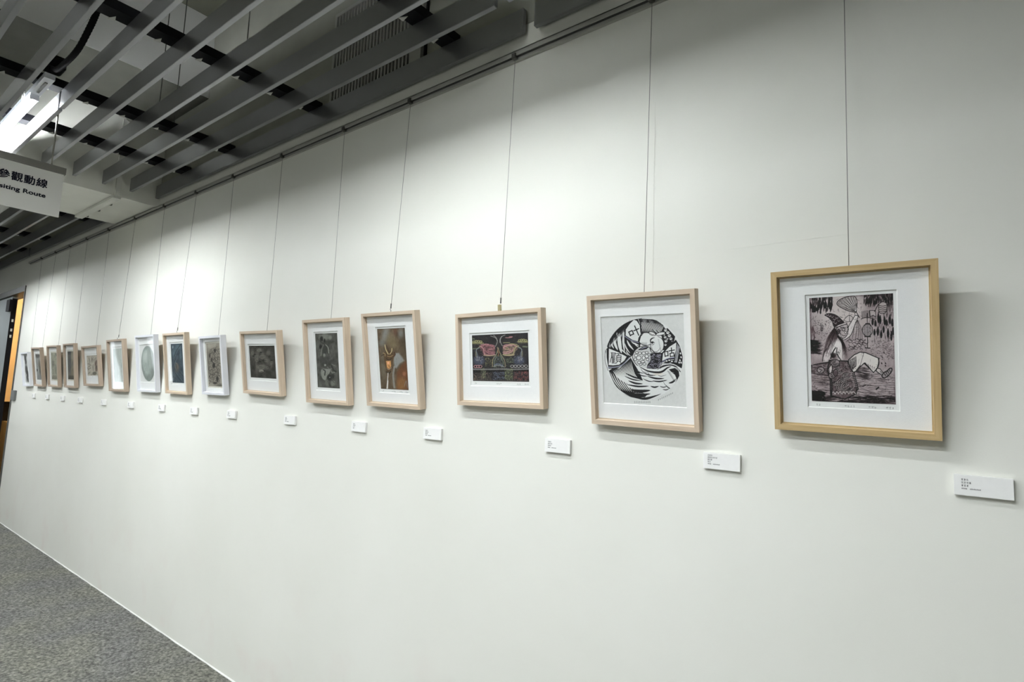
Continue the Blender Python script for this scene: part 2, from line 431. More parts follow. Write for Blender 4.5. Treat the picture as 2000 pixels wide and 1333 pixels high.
# ------------------------------------------------------------------ slatted ceiling
BZ0, BZ1, BW, BP = 3.070, 3.172, 0.021, 0.1790
NB = 25
ordw = ['first', 'second', 'third', 'fourth', 'fifth', 'sixth', 'seventh', 'eighth', 'ninth', 'tenth', 'eleventh', 'twelfth', 'thirteenth', 'fourteenth',
        'fifteenth', 'sixteenth', 'seventeenth', 'eighteenth', 'nineteenth', 'twentieth', 'twenty-first', 'twenty-second', 'twenty-third', 'twenty-fourth', 'twenty-fifth']
bays = [(-4.90, -1.300, 'between beam and slat gap'),
        (-1.245, 3.9, 'right of the slat gap'),
        (-8.545, -5.80, 'just beyond the beam'),
        (-13.0, -8.575, 'farthest away')]
def baffle(x0, x1, k, lab):
    y = -0.039 - BP * k
    bm = bmesh.new()
    L = (x1 - x0) / 2
    # folded sheet-metal box with a small lip at the bottom edge
    prof = [(0, 0), (BW, 0), (BW, BZ1 - BZ0), (0, BZ1 - BZ0)]
    box_bm(bm, (-L, 0, 0), (L, BW, BZ1 - BZ0))
    o = link('ceiling_baffle', bm, M_BAFFLE, None, bevel=.0012, loc=((x0 + x1) / 2, y, BZ0))
    return tag(o, lab, 'ceiling slat', 'long grey ceiling slats')
for bi, (x0, x1, ph) in enumerate(bays):
    for k in range(NB):
        lab = 'grey ceiling slat, %s from the picture wall, %s' % (ordw[k], ph)
        if bi == 0 and k == 5:
            baffle(-4.90, -3.775, k, 'short bright-lit grey ceiling slat right beside the glowing lamp')
            baffle(-3.745, x1, k, lab)
        else:
            baffle(x0, x1, k, lab)
# carriers across the slats
carr = [(-1.72, 'nearest the camera, beside the air grille'), (-2.77, 'over the near half of the bay before the beam'), (-3.76, 'just above the near end of the glowing lamp'),
        (-4.42, 'closest to the near side of the beam'), (0.6, 'out of sight above the camera'), (1.8, 'far right of the camera'),
        (-6.6, 'first beyond the beam'), (-7.93, 'before the joint beyond the beam'), (-8.92, 'past the joint beyond the beam'), (-10.3, 'farthest away')]
for i, (x, ph) in enumerate(carr):
    c = thing('ceiling_carrier', 'black ceiling carrier bar %s' % ph, 'ceiling bar', (x, 0, BZ1), 'black carrier bars over the slats')
    bm = bmesh.new()
    box_bm(bm, (-.041, -4.4, .001), (.041, -.004, .045))
    link('bar', bm, M_CARRIER, c)
    vis = range(0, 9) if i in (0, 1, 2, 3, 7, 8) else []
    for k in vis:
        y = -0.039 - BP * k - .055
        bm = bmesh.new()
        v = [bm.verts.new(p) for p in ((-.049, y - .014, .0005), (-.049, y + .014, .0005), (-.008, y + .004, .0005), (-.049, y - .014, -.0015), (-.049, y + .014, -.0015), (-.008, y + .004, -.0015))]
        # a bent tongue that points down into the gap on the far side of the bar
        for f in ((0, 1, 2), (5, 4, 3), (0, 3, 4, 1), (1, 4, 5, 2), (2, 5, 3, 0)): bm.faces.new([v[j] for j in f])
        link('tongue', bm, M_CLIP, c)
    for y in {1: (-.43,), 2: (-.37, -.46)}.get(i, (-2.6,)):
        bm = bmesh.new(); tube_bm(bm, [(0.0, y, .045), (0.0, y, 1.12)], .003, 6); link('hanger_rod', bm, M_CLAMP, c, smooth=True)

# ------------------------------------------------------------------ fluorescent lamps
lamp_words = {(-3.84, -1.022): 'glowing white fluorescent batten lamp hanging between the slats above the route sign'}
def ceiling_lamp(xr, y, L, lab, strip=True):
    t = thing('fluorescent_lamp', lab, 'lamp', (xr, y, LAMP_Z), 'fluorescent lamps between the slats')
    hw = .009 if xr == -0.80 else .022
    bm = bmesh.new(); box_bm(bm, (-L, -hw, .012), (.27, hw, .040)); link('batten', bm, M_WHITEMETAL, t)
    bm = bmesh.new(); box_bm(bm, (-.012, -.019, -.018), (.002, .019, .018)); link('end_cap', bm, M_WHITEMETAL, t)
    bm = bmesh.new(); box_bm(bm, (-L, -.019, -.018), (-L + .014, .019, .018)); link('end_cap', bm, M_WHITEMETAL, t)
    bm = bmesh.new(); tube_bm(bm, [(-L + .014, 0, -.004), (-.012, 0, -.004)], .019, 14); link('tube', bm, M_TUBE2 if xr == -0.80 else M_TUBE, t, smooth=True)
    bm = bmesh.new(); box_bm(bm, (.05, -.006, .006), (.21, .006, .012)); link('lead_clip', bm, M_CLAMP, t)
    for x in (-.08, -.12):
        bm = bmesh.new(); tube_bm(bm, [(x, -.030, .0), (x, -.030, .10)], .0025, 6); link('hanger_rod', bm, M_CLAMP, t, smooth=True)
    return t
for xr, y, L in LAMPS:
    side = 'near row' if y > -1.5 else ('middle row' if y > -3 else 'added back fill row')
    lab = lamp_words.get((xr, y), 'white fluorescent batten lamp, %s of the ceiling, %.1f metres along' % (side, -xr))
    ceiling_lamp(xr, y, L, lab)

# black conduit arching down to the lamp, with its junction box
def smooth_pts(P, n=8):
    P = [Vector(p) for p in P]
    out = []
    for i in range(len(P) - 1):
        p0 = P[max(i - 1, 0)]; p1 = P[i]; p2 = P[i + 1]; p3 = P[min(i + 2, len(P) - 1)]
        for k in range(n):
            t = k / n
            out.append(0.5 * ((2 * p1) + (-p0 + p2) * t + (2 * p0 - 5 * p1 + 4 * p2 - p3) * t * t + (-p0 + 3 * p1 - 3 * p2 + p3) * t ** 3))
    out.append(P[-1])
    return out
cpts = smooth_pts([(-2.78, -1.022, 3.42), (-2.90, -1.01, 3.335), (-2.996, -1.0, 3.282), (-3.081, -1.0, 3.229), (-3.244, -1.0, 3.176), (-3.485, -1.0, 3.182), (-3.592, -1.0, 3.20)], 14)
rr = [0.0125 + 0.0015 * (i % 2) for i in range(len(cpts))]
o = tube('electric_conduit', cpts, rr, M_RUBBER)
tag(o, 'black corrugated conduit curving down to the near end of the lamp', 'conduit')
o = box('junction_box', (-3.71, -1.045, 3.222), (-3.60, -.955, 3.285), M_RUBBER, bevel=.004)
tag(o, 'black junction box at the lower end of the conduit', 'junction box')
o = tube('lamp_lead', smooth_pts([(-3.62, -1.02, 3.225), (-3.655, -1.01, 3.20), (-3.675, -1.005, 3.178)], 6), .005, M_RUBBER)
tag(o, 'thin black lead from the junction box to the lamp', 'cable')

# trunking and pipe on the beam
t = thing('cable_trunking', 'white cable trunking running down and under the ceiling beam', 'trunking', (-4.915, -.29, 3.01))
bm = bmesh.new(); box_bm(bm, (.001, -.018, .0), (.020, .018, .60)); link('vertical_run', bm, M_TRUNK, t)
bm = bmesh.new(); box_bm(bm, (-.87, -.030, -.022), (.020, .022, -.001)); link('horizontal_run', bm, M_TRUNK, t)
for x in (-.25, -.52, -.80):
    bm = bmesh.new(); box_bm(bm, (x - .012, .023, -.012), (x + .012, .045, -.001)); link('saddle', bm, M_CLAMP, t)
# air grille on the wall above the rail, seen between the slats
g = thing('air_grille', 'grey air grille with vertical slats high on the wall above the slats', 'air grille', (-2.30, -.003, 3.135))
bm = bmesh.new(); box_bm(bm, (-.315, -.004, .01), (.31, -.001, 0.54)); link('cavity', bm, M_VENTDARK, g)
bm = bmesh.new()
for a, b in (((-.335, -.022, -.01), (-.315, -.001, 0.56)), ((.31, -.022, -.01), (.385, -.001, 0.56)), ((-.315, -.022, -.01), (.31, -.001, .01)), ((-.315, -.022, 0.54), (.31, -.001, 0.56))): box_bm(bm, a, b)
link('vent_frame', bm, M_VENT, g)
for k in range(24):
    x = -.30 + .0262 * k
    bm = bmesh.new(); box_bm(bm, (x, -.020, .01), (x + .012, -.006, 0.54)); link('slat', bm, M_VENT, g)
o = box('control_cable', (-1.905, -.014, 3.18), (-1.893, -.0035, 3.9), M_RUBBER)
tag(o, 'thin black cable running up the wall right of the air grille', 'cable')

# ------------------------------------------------------------------ picture rail
bm = bmesh.new()
RZ = 2.985
for (y0, y1, z0, z1) in ((-.030, -.026, RZ, RZ + .020), (-.030, 0, RZ + .016, RZ + .020), (-.013, -.0005, RZ - .012, RZ + .016)):
    box_bm(bm, (-8.60, y0, z0), (3.9, y1, z1))
rail = link('picture_rail', bm, M_ALU)
tag(rail, 'slim grey metal hanging rail along the top of the wall', 'picture rail')
bm = bmesh.new(); box_bm(bm, (-8.60, -.026, RZ + .001), (3.9, -.0135, RZ + .0159)); link('slot', bm, M_ALUD, rail)

# ------------------------------------------------------------------ route sign
SX = -3.86
s = thing('hanging_sign', 'white hanging sign board with black lettering and a grey top bar', 'sign', (SX, -.862, 2.504))
YB0, YB1 = -1.55, 0.02     # extent in y relative to the sign
bm = bmesh.new(); box_bm(bm, (-.006, -.46, 0), (.006, .008, .250)); link('panel', bm, M_SIGN, s)
bm = bmesh.new(); box_bm(bm, (-.016, -.47, .242), (.016, .014, .279)); link('top_bar', bm, M_SIGNBAR, s)
for y in (-.050, -.41):
    bm = bmesh.new(); tube_bm(bm, [(0, y, .279), (0, y, .70)], .0042, 8); link('suspension_rod', bm, M_SIGNBAR, s, smooth=True)
def text_mesh(body, size, m, name, parent, mw, bold=0.0, ext=0.0006, spacing=1.0, fit=None):
    cu = bpy.data.curves.new(name, 'FONT')
    cu.body = body
    cu.size = size
    cu.extrude = ext
    cu.space_character = spacing
    tmp = bpy.data.objects.new(name, cu)
    COL.objects.link(tmp)
    bpy.context.view_layer.update()
    dg = bpy.context.evaluated_depsgraph_get()
    me = bpy.data.meshes.new_from_object(tmp.evaluated_get(dg))
    bpy.data.objects.remove(tmp, do_unlink=True)
    me.materials.clear()
    me.materials.append(m)
    if fit:
        # scale to the wanted width and height, right end at x = 0, lowest point at y = 0
        X = [v.co.x for v in me.vertices]; Y = [v.co.y for v in me.vertices]
        sx, sy = fit[0] / (max(X) - min(X)), fit[1] / (max(Y) - min(Y))
        for v in me.vertices: v.co.x = (v.co.x - max(X)) * sx; v.co.y = (v.co.y - min(Y)) * sy
    if bold:
        # thicken the strokes with slightly shifted copies of the outline, each a hair prouder than the last
        bb = bmesh.new()
        for q, (dx, dy) in enumerate(((0, 0), (bold, 0), (-bold, 0), (0, bold), (0, -bold))):
            n0 = len(bb.verts); bb.from_mesh(me); bb.verts.ensure_lookup_table()
            for v in bb.verts[n0:]: v.co.x += dx; v.co.y += dy; v.co.z += .00012 * q
        bb.to_mesh(me); bb.free()
    me.transform(mw)
    o = bpy.data.objects.new(name, me)
    COL.objects.link(o)
    if parent: o.parent = parent
    return o
# text runs towards +y as seen from +x: local x -> +y, local y -> +z
def sign_mat(y, z, sx=1.0):
    return Matrix(((0, 0, 1, .0068), (sx, 0, 0, y), (0, 1, 0, z), (0, 0, 0, 1)))
text_mesh('參觀動線', .0575, M_SIGNINK, 'lettering', s, sign_mat(-.058, .142), bold=.0011, spacing=1.1, fit=(.202, .047))
text_mesh('Visiting Route', .037, M_SIGNINK, 'lettering', s, sign_mat(-.060, .082), bold=.0010, fit=(.222, .0285))

# ------------------------------------------------------------------ art: numpy rasters stored as vertex colours
def homog(src, dst):
    A = []
    for (x, y), (u, v) in zip(src, dst):
        A.append([x, y, 1, 0, 0, 0, -u * x, -u * y, -u]); A.append([0, 0, 0, x, y, 1, -v * x, -v * y, -v])
    return np.linalg.svd(np.array(A))[2][-1].reshape(3, 3)

def lin(c):
    c = np.asarray(c, float) / 255.0
    return np.where(c < 0.04045, c / 12.92, ((c + 0.055) / 1.055) ** 2.4)

class Art:
    """Raster of nx*ny samples; all drawing in the pixel space given by the four corners TL,TR,BR,BL."""
    def __init__(s, nx, ny, corners, bg, seed=0):
        s.nx, s.ny = nx, ny
        s.rng = np.random.RandomState(seed)
        H = homog([(0, 0), (nx - 1, 0), (nx - 1, ny - 1), (0, ny - 1)], corners)
        s.Hi = np.linalg.inv(H)
        J, I = np.meshgrid(np.arange(nx), np.arange(ny))
        w = H[2, 0] * J + H[2, 1] * I + H[2, 2]
        s.X = (H[0, 0] * J + H[0, 1] * I + H[0, 2]) / w
        s.Y = (H[1, 0] * J + H[1, 1] * I + H[1, 2]) / w
        s.px = abs(corners[1][0] - corners[0][0]) / nx
        s.b = np.zeros((ny, nx, 3)) + np.array(bg, float)
    def noise(s, sx, sy=None):
        sy = sy or sx
        a = s.rng.rand(sy + 2, sx + 2)
        gx = np.linspace(0, sx, s.nx); gy = np.linspace(0, sy, s.ny)
        ix = np.minimum(gx.astype(int), sx); fx = gx - ix; iy = np.minimum(gy.astype(int), sy); fy = gy - iy
        fx = fx * fx * (3 - 2 * fx); fy = (fy * fy * (3 - 2 * fy))[:, None]
        A = a[iy][:, ix] * (1 - fx) + a[iy][:, ix + 1] * fx
        B = a[iy + 1][:, ix] * (1 - fx) + a[iy + 1][:, ix + 1] * fx
        return A * (1 - fy) + B * fy
    def fbm(s, k, asp=1.0, octv=4):
        r = 0; a = 1; t = 0
        for o in range(octv):
            r = r + a * s.noise(int(k * 2 ** o), int(k * asp * 2 ** o)); t += a; a *= .55
        return r / t
    def mix(s, mask, col, sl=None):
        m = mask[..., None]
        if sl: s.b[sl] = s.b[sl] * (1 - m) + np.array(col, float) * m
        else: s.b = s.b * (1 - m) + np.array(col, float) * m
    def win(s, xs, ys, pad):
        P = np.array([[a, b, 1] for a in (min(xs) - pad, max(xs) + pad) for b in (min(ys) - pad, max(ys) + pad)])
        q = P @ s.Hi.T
        q = q[:, :2] / q[:, 2:]
        j0, j1 = int(max(0, q[:, 0].min() - 2)), int(min(s.nx, q[:, 0].max() + 3))
        i0, i1 = int(max(0, q[:, 1].min() - 2)), int(min(s.ny, q[:, 1].max() + 3))
        if j1 <= j0 or i1 <= i0: return None
        return (slice(i0, i1), slice(j0, j1))
    wk = 1.0
    def stroke(s, pts, w, col, a=1.0, taper=False, clip=None):
        w = w * s.wk
        if len(pts) > 2:
            P = [(p[0], p[1]) for p in smooth_pts([(q[0], q[1], 0) for q in pts], 5)]
        else: P = pts
        sl = s.win([p[0] for p in P], [p[1] for p in P], w + 3)
        if sl is None: return
        X, Y = s.X[sl], s.Y[sl]
        best = np.full(X.shape, 1e9)
        n = len(P) - 1
        for i in range(n):
            (x0, y0), (x1, y1) = P[i], P[i + 1]
            dx, dy = x1 - x0, y1 - y0
            L = dx * dx + dy * dy + 1e-9
            t = np.clip(((X - x0) * dx + (Y - y0) * dy) / L, 0, 1)
            d = np.hypot(X - x0 - t * dx, Y - y0 - t * dy)
            if taper:
                g = (i + t) / n
                ww = w * 0.5 * (1 - np.abs(2 * g - 1) ** 2 * 0.92) if taper == 2 else w * .5 * (1 - g * .92)
            else: ww = w * .5
            best = np.minimum(best, d - ww)
        m = np.clip(.5 - best / s.px, 0, 1) * a
        if clip is not None: m = m * clip[sl]
        s.mix(m, col, sl)
    def pmask(s, pts, soft=None):
        pts = list(pts)
        inside = np.zeros(s.X.shape, bool)
        D = np.full(s.X.shape, 1e9)
        n = len(pts)
        for i in range(n):
            (x0, y0), (x1, y1) = pts[i], pts[(i + 1) % n]
            c = ((y0 > s.Y) != (y1 > s.Y)) & (s.X < (x1 - x0) * (s.Y - y0) / ((y1 - y0) or 1e-9) + x0)
            inside ^= c
            dx, dy = x1 - x0, y1 - y0
            t = np.clip(((s.X - x0) * dx + (s.Y - y0) * dy) / (dx * dx + dy * dy + 1e-9), 0, 1)
            D = np.minimum(D, np.hypot(s.X - x0 - t * dx, s.Y - y0 - t * dy))
        sd = np.where(inside, D, -D)
        return np.clip(.5 + sd / (soft or s.px), 0, 1)
    def poly(s, pts, col, a=1.0, soft=None, outline=None, ow=4, clip=None, smooth=False):
        if smooth:
            q = [(p[0], p[1]) for p in smooth_pts([(p[0], p[1], 0) for p in list(pts) + [pts[0]]], 4)][:-1]
        else: q = pts
        m = s.pmask(q, soft) * a
        if clip is not None: m = m * clip
        s.mix(m, col)
        if outline is not None: 
            for i in range(len(q)): s.stroke([q[i], q[(i + 1) % len(q)]], ow, outline, clip=clip)
    def emask(s, cx, cy, rx, ry, ang=0, soft=None):
        c, q = math.cos(math.radians(ang)), math.sin(math.radians(ang))
        U = ((s.X - cx) * c + (s.Y - cy) * q) / rx; V = (-(s.X - cx) * q + (s.Y - cy) * c) / ry
        r = np.hypot(U, V)
        return np.clip(.5 + (1 - r) * min(rx, ry) / (soft or s.px), 0, 1)
    def ell(s, cx, cy, rx, ry, col, a=1.0, ang=0, soft=None, outline=None, ow=4, clip=None):
        m = s.emask(cx, cy, rx, ry, ang, soft) * a
        if clip is not None: m = m * clip
        s.mix(m, col)
        if outline is not None:
            c, q = math.cos(math.radians(ang)), math.sin(math.radians(ang))
            P = [(cx + rx * math.cos(t) * c - ry * math.sin(t) * q, cy + rx * math.cos(t) * q + ry * math.sin(t) * c) for t in np.linspace(0, 2 * math.pi, 15)]
            s.stroke(P, ow, outline, clip=clip)
    def scratch(s, n, x0, y0, x1, y1, ang, L, w, col, a=.6, jit=12, clip=None, taper=2):
        for _ in range(n):
            x = s.rng.uniform(x0, x1); y = s.rng.uniform(y0, y1); g = math.radians(ang + s.rng.uniform(-jit, jit)); l = L * s.rng.uniform(.5, 1.3) / 2
            s.stroke([(x - l * math.cos(g), y - l * math.sin(g)), (x, y), (x + l * math.cos(g), y + l * math.sin(g))][::1], w * s.rng.uniform(.6, 1.3), col, a * s.rng.uniform(.6, 1), taper=taper, clip=clip)
    def grade(s, c, shift=0, grain=0, n=0, dark=(30, 26, 28), light=(210, 206, 204)):
        # short tool marks over the whole plate, then contrast and paper grain
        if n:
            x0, x1, y0, y1 = s.X.min(), s.X.max(), s.Y.min(), s.Y.max()
            k = (x1 - x0) / 24
            s.scratch(n, x0, y0, x1, y1, 35, k, k * .13, dark, .32, jit=90); s.scratch(n, x0, y0, x1, y1, 35, k, k * .13, light, .22, jit=90)
        s.b = 128 + (s.b - 128) * c + shift
        if grain: s.b += ((s.rng.rand(s.ny, s.nx) - .5) * grain)[..., None]
        return s
    def grid_mesh(s, w, h, name):
        nx, ny = s.nx, s.ny
        me = bpy.data.meshes.new(name)
        J, I = np.meshgrid(np.linspace(-w / 2, w / 2, nx), np.linspace(h, 0, ny))
        co = np.stack([J, np.zeros_like(J), I], -1).reshape(-1, 3)
        idx = np.arange(nx * ny).reshape(ny, nx)
        q = np.stack([idx[1:, :-1], idx[1:, 1:], idx[:-1, 1:], idx[:-1, :-1]], -1).reshape(-1, 4)
        me.vertices.add(len(co)); me.vertices.foreach_set('co', co.ravel())
        me.loops.add(q.size); me.loops.foreach_set('vertex_index', q.ravel().astype(np.int32))
        me.polygons.add(len(q)); me.polygons.foreach_set('loop_start', np.arange(0, q.size, 4, dtype=np.int32))
        me.update(calc_edges=True)
        ca = me.color_attributes.new('ink', 'FLOAT_COLOR', 'POINT')
        c = np.ones((ny * nx, 4)); c[:, :3] = lin(np.clip(s.b, 0, 255)).reshape(-1, 3)
        ca.data.foreach_set('color', c.ravel())
        me.materials.append(M_PRINT)
        return me
#ART-BEGIN
ART = []
INK = (30, 24, 27)
# --- print 1: etching of a long-haired figure waving a feather fan
def art_fan():
    A = Art(330, 480, [(110, 122), (982, 70), (1012, 1228), (140, 1195)], (158, 146, 148), 1)
    A.wk = 1.25
    s = A.stroke
    n = A.fbm(7, 1.3)
    A.b += ((n - .5) * 60)[..., None]
    A.mix(A.emask(440, 260, 250, 220, soft=160) * .75, (205, 197, 196))
    A.mix(A.emask(250, 430, 120, 160, soft=120) * .35, (190, 182, 182))
    A.mix(A.emask(760, 560, 160, 120, soft=120) * .3, (188, 180, 182))
    A.mix(A.emask(830, 950, 260, 200, soft=200) * .35, (190, 180, 182))
    rg = A.rng
    for _ in range(90):
        x = rg.uniform(115, 350); y = rg.uniform(110, 255); s([(x, y - 35), (x + 3, y), (x, y + 30)], rg.uniform(5, 15), INK, .85, taper=2)
    for _ in range(110):
        x = rg.uniform(680, 990); y = rg.uniform(70, 190); s([(x, y - 35), (x + 2, y), (x - 2, y + 30)], rg.uniform(4, 13), INK, .8, taper=2)
    for x, y in ((150, 225), (165, 250), (190, 240), (228, 268), (280, 200), (345, 150), (135, 215), (240, 205)): A.ell(x, y, 9, 20, (10, 8, 14))
    # crowd of dark bottle-like figures on the right
    for x, y, h in ((770, 370, 45), (800, 385, 40), (830, 330, 70), (850, 350, 55), (895, 360, 55), (915, 380, 40), (950, 350, 60), (975, 380, 50), (825, 470, 55), (860, 500, 50), (930, 490, 60), (965, 520, 60), (985, 470, 50), (790, 480, 40), (885, 450, 45)):
        A.ell(x, y, 12, h * .75, (22, 18, 26)); A.ell(x, y - h * .7, 6, h * .25, (22, 18, 26))
    A.scratch(70, 780, 290, 1000, 570, 88, 60, 4, INK, .6)
    A.scratch(60, 880, 80, 1000, 300, 88, 80, 5, INK, .5)
    A.scratch(40, 116, 420, 170, 600, 88, 60, 5, (60, 40, 46), .5)
    # edge tone, ground strokes
    A.scratch(150, 120, 560, 215, 700, 5, 90, 6, INK, .6)
    A.scratch(70, 125, 570, 190, 680, 5, 80, 9, (15, 12, 16), .8)
    A.scratch(240, 560, 900, 1010, 1180, 6, 100, 3.5, INK, .5)
    A.scratch(90, 150, 900, 340, 1100, 6, 90, 3.5, INK, .45)
    A.scratch(120, 140, 1090, 260, 1190, 10, 80, 10, (15, 12, 16), .75)
    A.scratch(220, 150, 1140, 1010, 1215, 4, 130, 6, INK, .7)
    A.scratch(60, 560, 840, 720, 960, 5, 90, 5, INK, .55)
    for _ in range(90):
        x, y = rg.uniform(150, 340), rg.uniform(350, 510); s([(x, y), (x + rg.uniform(-8, 8), y + rg.uniform(-8, 8))], 3.5, INK, .6)
    for _ in range(170):
        x, y = rg.uniform(750, 990), rg.uniform(560, 760); s([(x, y), (x + rg.uniform(-14, 14), y + rg.uniform(-6, 6))], 3.2, INK, .55)
    for x, y in ((870, 735), (905, 800), (865, 800), (905, 825), (890, 690)): A.ell(x, y, 11, 6, INK, .8, ang=60)
    A.poly([(800, 1070), (835, 1040), (842, 1050), (812, 1080)], INK); A.poly([(660, 1040), (700, 1022), (702, 1032), (668, 1046)], INK, .8)
    s([(232, 405), (252, 405), (250, 455), (232, 460), (232, 405)], 4, INK); s([(242, 415), (240, 450)], 5, INK)
    # hut and tents behind
    s([(470, 350), (530, 300), (590, 355)], 4, INK); s([(530, 300), (530, 360)], 4, INK); s([(470, 355), (520, 368), (590, 350)], 4, INK)
    for dx in (0, 18, 32, 46): s([(600 + dx * .3, 350), (606 + dx, 440), (590 + dx * 1.6, 560)], 3.5, INK, .8)
    s([(590, 350), (575, 450), (560, 540)], 3.5, INK, .8)
    for cx, cy in ((540, 570), (590, 600), (640, 610), (560, 640), (660, 570), (620, 560), (690, 600), (600, 640)):
        s([(cx - 35, cy), (cx - 12, cy - 16), (cx + 16, cy - 4), (cx + 34, cy - 14)], 4.5, INK, .8); s([(cx - 20, cy + 4), (cx, cy + 18), (cx + 20, cy + 4)], 4, INK, .7)
    A.scratch(60, 520, 540, 710, 660, 40, 26, 4, INK, .6, jit=80)
    # crown ornaments and lanterns
    for x in range(660, 780, 15): s([(x, 250 + abs(x - 715) * .2), (x + 4, 330)], 5, INK, .75)
    s([(650, 340), (715, 320), (790, 345)], 5, INK); s([(715, 280), (715, 380)], 5, INK)
    A.poly([(740, 250), (800, 250), (805, 320), (775, 300), (745, 315)], (170, 160, 162), outline=INK, ow=5)
    A.ell(718, 455, 52, 66, (176, 168, 170), outline=INK, ow=6)
    for dx in (-34, -17, 0, 17, 34): s([(718 + dx * .7, 395), (718 + dx, 455), (718 + dx * .7, 515)], 4.5, INK)
    s([(690, 522), (748, 522)], 9, INK); s([(700, 388), (740, 388)], 9, INK); s([(718, 522), (718, 640)], 6, INK); s([(695, 640), (745, 642)], 8, INK)
    A.poly([(835, 185), (872, 160), (915, 180), (912, 262), (870, 282), (836, 262)], (170, 160, 160), outline=INK, ow=5, smooth=True)
    for y in (195, 215, 235, 255): s([(835, y), (873, y + 10), (913, y)], 4.5, INK)
    s([(790, 260), (830, 185)], 6, INK)
    # feather fan and raised arm
    A.poly([(600, 270), (540, 262), (470, 235), (405, 195), (402, 165), (425, 140), (470, 118), (520, 104), (575, 100), (602, 130), (612, 190)], (150, 142, 142), outline=INK, ow=5, smooth=True)
    for p in ((415, 180), (432, 150), (455, 130), (485, 116), (515, 108), (545, 106), (572, 112), (594, 140), (606, 175)):
        s([p, ((p[0] + 596) / 2 + 6, (p[1] + 262) / 2 + 10), (596, 264)], 4, INK, .9)
        s([(p[0] + 8, p[1] + 6), ((p[0] + 596) / 2 + 12, (p[1] + 262) / 2 + 4), (592, 258)], 6, (225, 220, 220), .55)
    s([(598, 262), (620, 300), (635, 325)], 6, INK); s([(590, 262), (585, 290)], 5, INK)
    A.poly([(588, 300), (620, 315), (585, 400), (545, 505), (480, 555), (455, 545), (500, 500), (520, 420)], (205, 198, 198), outline=INK, ow=5, smooth=True)
    # long hair, back, shoulder
    A.poly([(372, 420), (330, 510), (275, 600), (245, 700), (250, 780), (320, 690), (380, 560), (450, 560), (510, 640), (505, 760), (450, 770), (300, 790), (250, 780)], (150, 138, 140), .85, soft=12)
    A.ell(385, 650, 62, 95, (214, 208, 208), ang=22, soft=26); A.ell(440, 700, 34, 70, (206, 199, 199), soft=22)
    A.ell(300, 720, 34, 70, (200, 192, 193), ang=20, soft=20)
    for k in range(26):
        f = k / 25; s([(372 + 30 * f, 430 + 40 * f), (330 + 70 * f - 30 * (1 - f), 540), (255 + 60 * f + rg.uniform(-8, 8), 660 + 90 * rg.rand())], rg.uniform(3, 7), (48, 34, 38), .85, taper=1)
    for k in range(24):
        f = k / 23; s([(400 + 25 * f, 520), (450 + 30 * f, 600), (455 + 60 * f + rg.uniform(-8, 8), 700 + 60 * rg.rand())], rg.uniform(3, 7), (40, 28, 32), .8, taper=1)
    s([(385, 640), (350, 700), (335, 750)], 9, INK); s([(400, 640), (400, 700), (440, 765)], 7, INK); s([(250, 780), (262, 700), (290, 650)], 5, INK)
    A.ell(365, 720, 26, 26, (70, 56, 60), soft=16); A.scratch(40, 335, 690, 420, 760, 60, 40, 4, INK, .6)
    # hat
    A.poly([(272, 300), (300, 284), (345, 284), (400, 305), (450, 350), (470, 375), (420, 395), (372, 420), (350, 370), (320, 330)], (60, 50, 54), outline=INK, ow=5, smooth=True)
    for p in ((300, 300), (325, 310), (350, 320), (375, 345), (400, 330), (420, 360), (360, 370), (385, 385)): s([(p[0] - 12, p[1] - 6), (p[0], p[1] + 5), (p[0] + 12, p[1] - 8)], 4.5, (180, 170, 172), .8)
    A.poly([(372, 425), (420, 398), (480, 378), (505, 380), (500, 392), (450, 405), (395, 428)], (200, 192, 192), outline=INK, ow=4.5)
    # head with curled beard and glasses-like eyes
    A.poly([(395, 430), (500, 395), (515, 450), (505, 505), (470, 540), (420, 520), (395, 475)], (176, 166, 168), outline=INK, ow=5, smooth=True)
    A.ell(415, 470, 15, 24, (120, 108, 112), outline=INK, ow=4); A.ell(468, 450, 15, 15, (200, 190, 190), outline=INK, ow=5); A.ell(490, 480, 9, 12, (220, 214, 214), outline=INK, ow=4)
    s([(440, 430), (462, 425), (490, 432)], 5, INK); s([(455, 505), (470, 515), (490, 508)], 4.5, INK); s([(505, 420), (520, 445), (508, 470)], 5, INK)
    A.scratch(30, 395, 420, 450, 520, 70, 30, 4, INK, .6, jit=60)
    # trousers and striped waist
    A.poly([(520, 765), (580, 712), (640, 684), (700, 690), (770, 720), (836, 748), (832, 800), (822, 848), (780, 896), (735, 850), (682, 800), (650, 830), (600, 880), (555, 905), (530, 860)], (206, 200, 198), outline=(18, 14, 18), ow=7)
    s([(680, 690), (660, 760), (640, 830)], 4, INK, .6); s([(640, 830), (620, 850), (600, 875)], 14, INK, .6, taper=1); s([(690, 800), (740, 850), (775, 890)], 14, INK, .8, taper=1)
    for k in range(6): s([(700 + 22 * k, 800 + 10 * k), (730 + 15 * k, 850 + 6 * k)], 5, INK, .7, taper=1)
    for k in range(8): s([(520 + 11 * k, 772 - 6 * k), (530 + 10 * k, 820), (540 + 7 * k, 880 - 6 * k)], 5, (26, 20, 24), .9)
    s([(832, 752), (836, 800), (822, 846)], 9, INK)
    A.poly([(820, 850), (850, 858), (882, 905), (885, 930), (855, 915), (806, 878)], (190, 182, 182), outline=INK, ow=6)
    A.poly([(884, 898), (920, 880), (950, 852), (972, 856), (965, 890), (930, 930), (895, 952), (868, 935)], (150, 142, 144), outline=(18, 14, 18), ow=8, smooth=True)
    for k in range(4): s([(892 + 18 * k, 905 - 12 * k), (908 + 16 * k, 932 - 14 * k)], 5, INK)
    s([(848, 880), (866, 905)], 5, INK)
    # sleeve to the left and ornate board
    A.poly([(132, 822), (230, 802), (322, 788), (335, 830), (318, 870), (330, 935), (240, 920), (135, 905)], (92, 80, 84), outline=INK, ow=7)
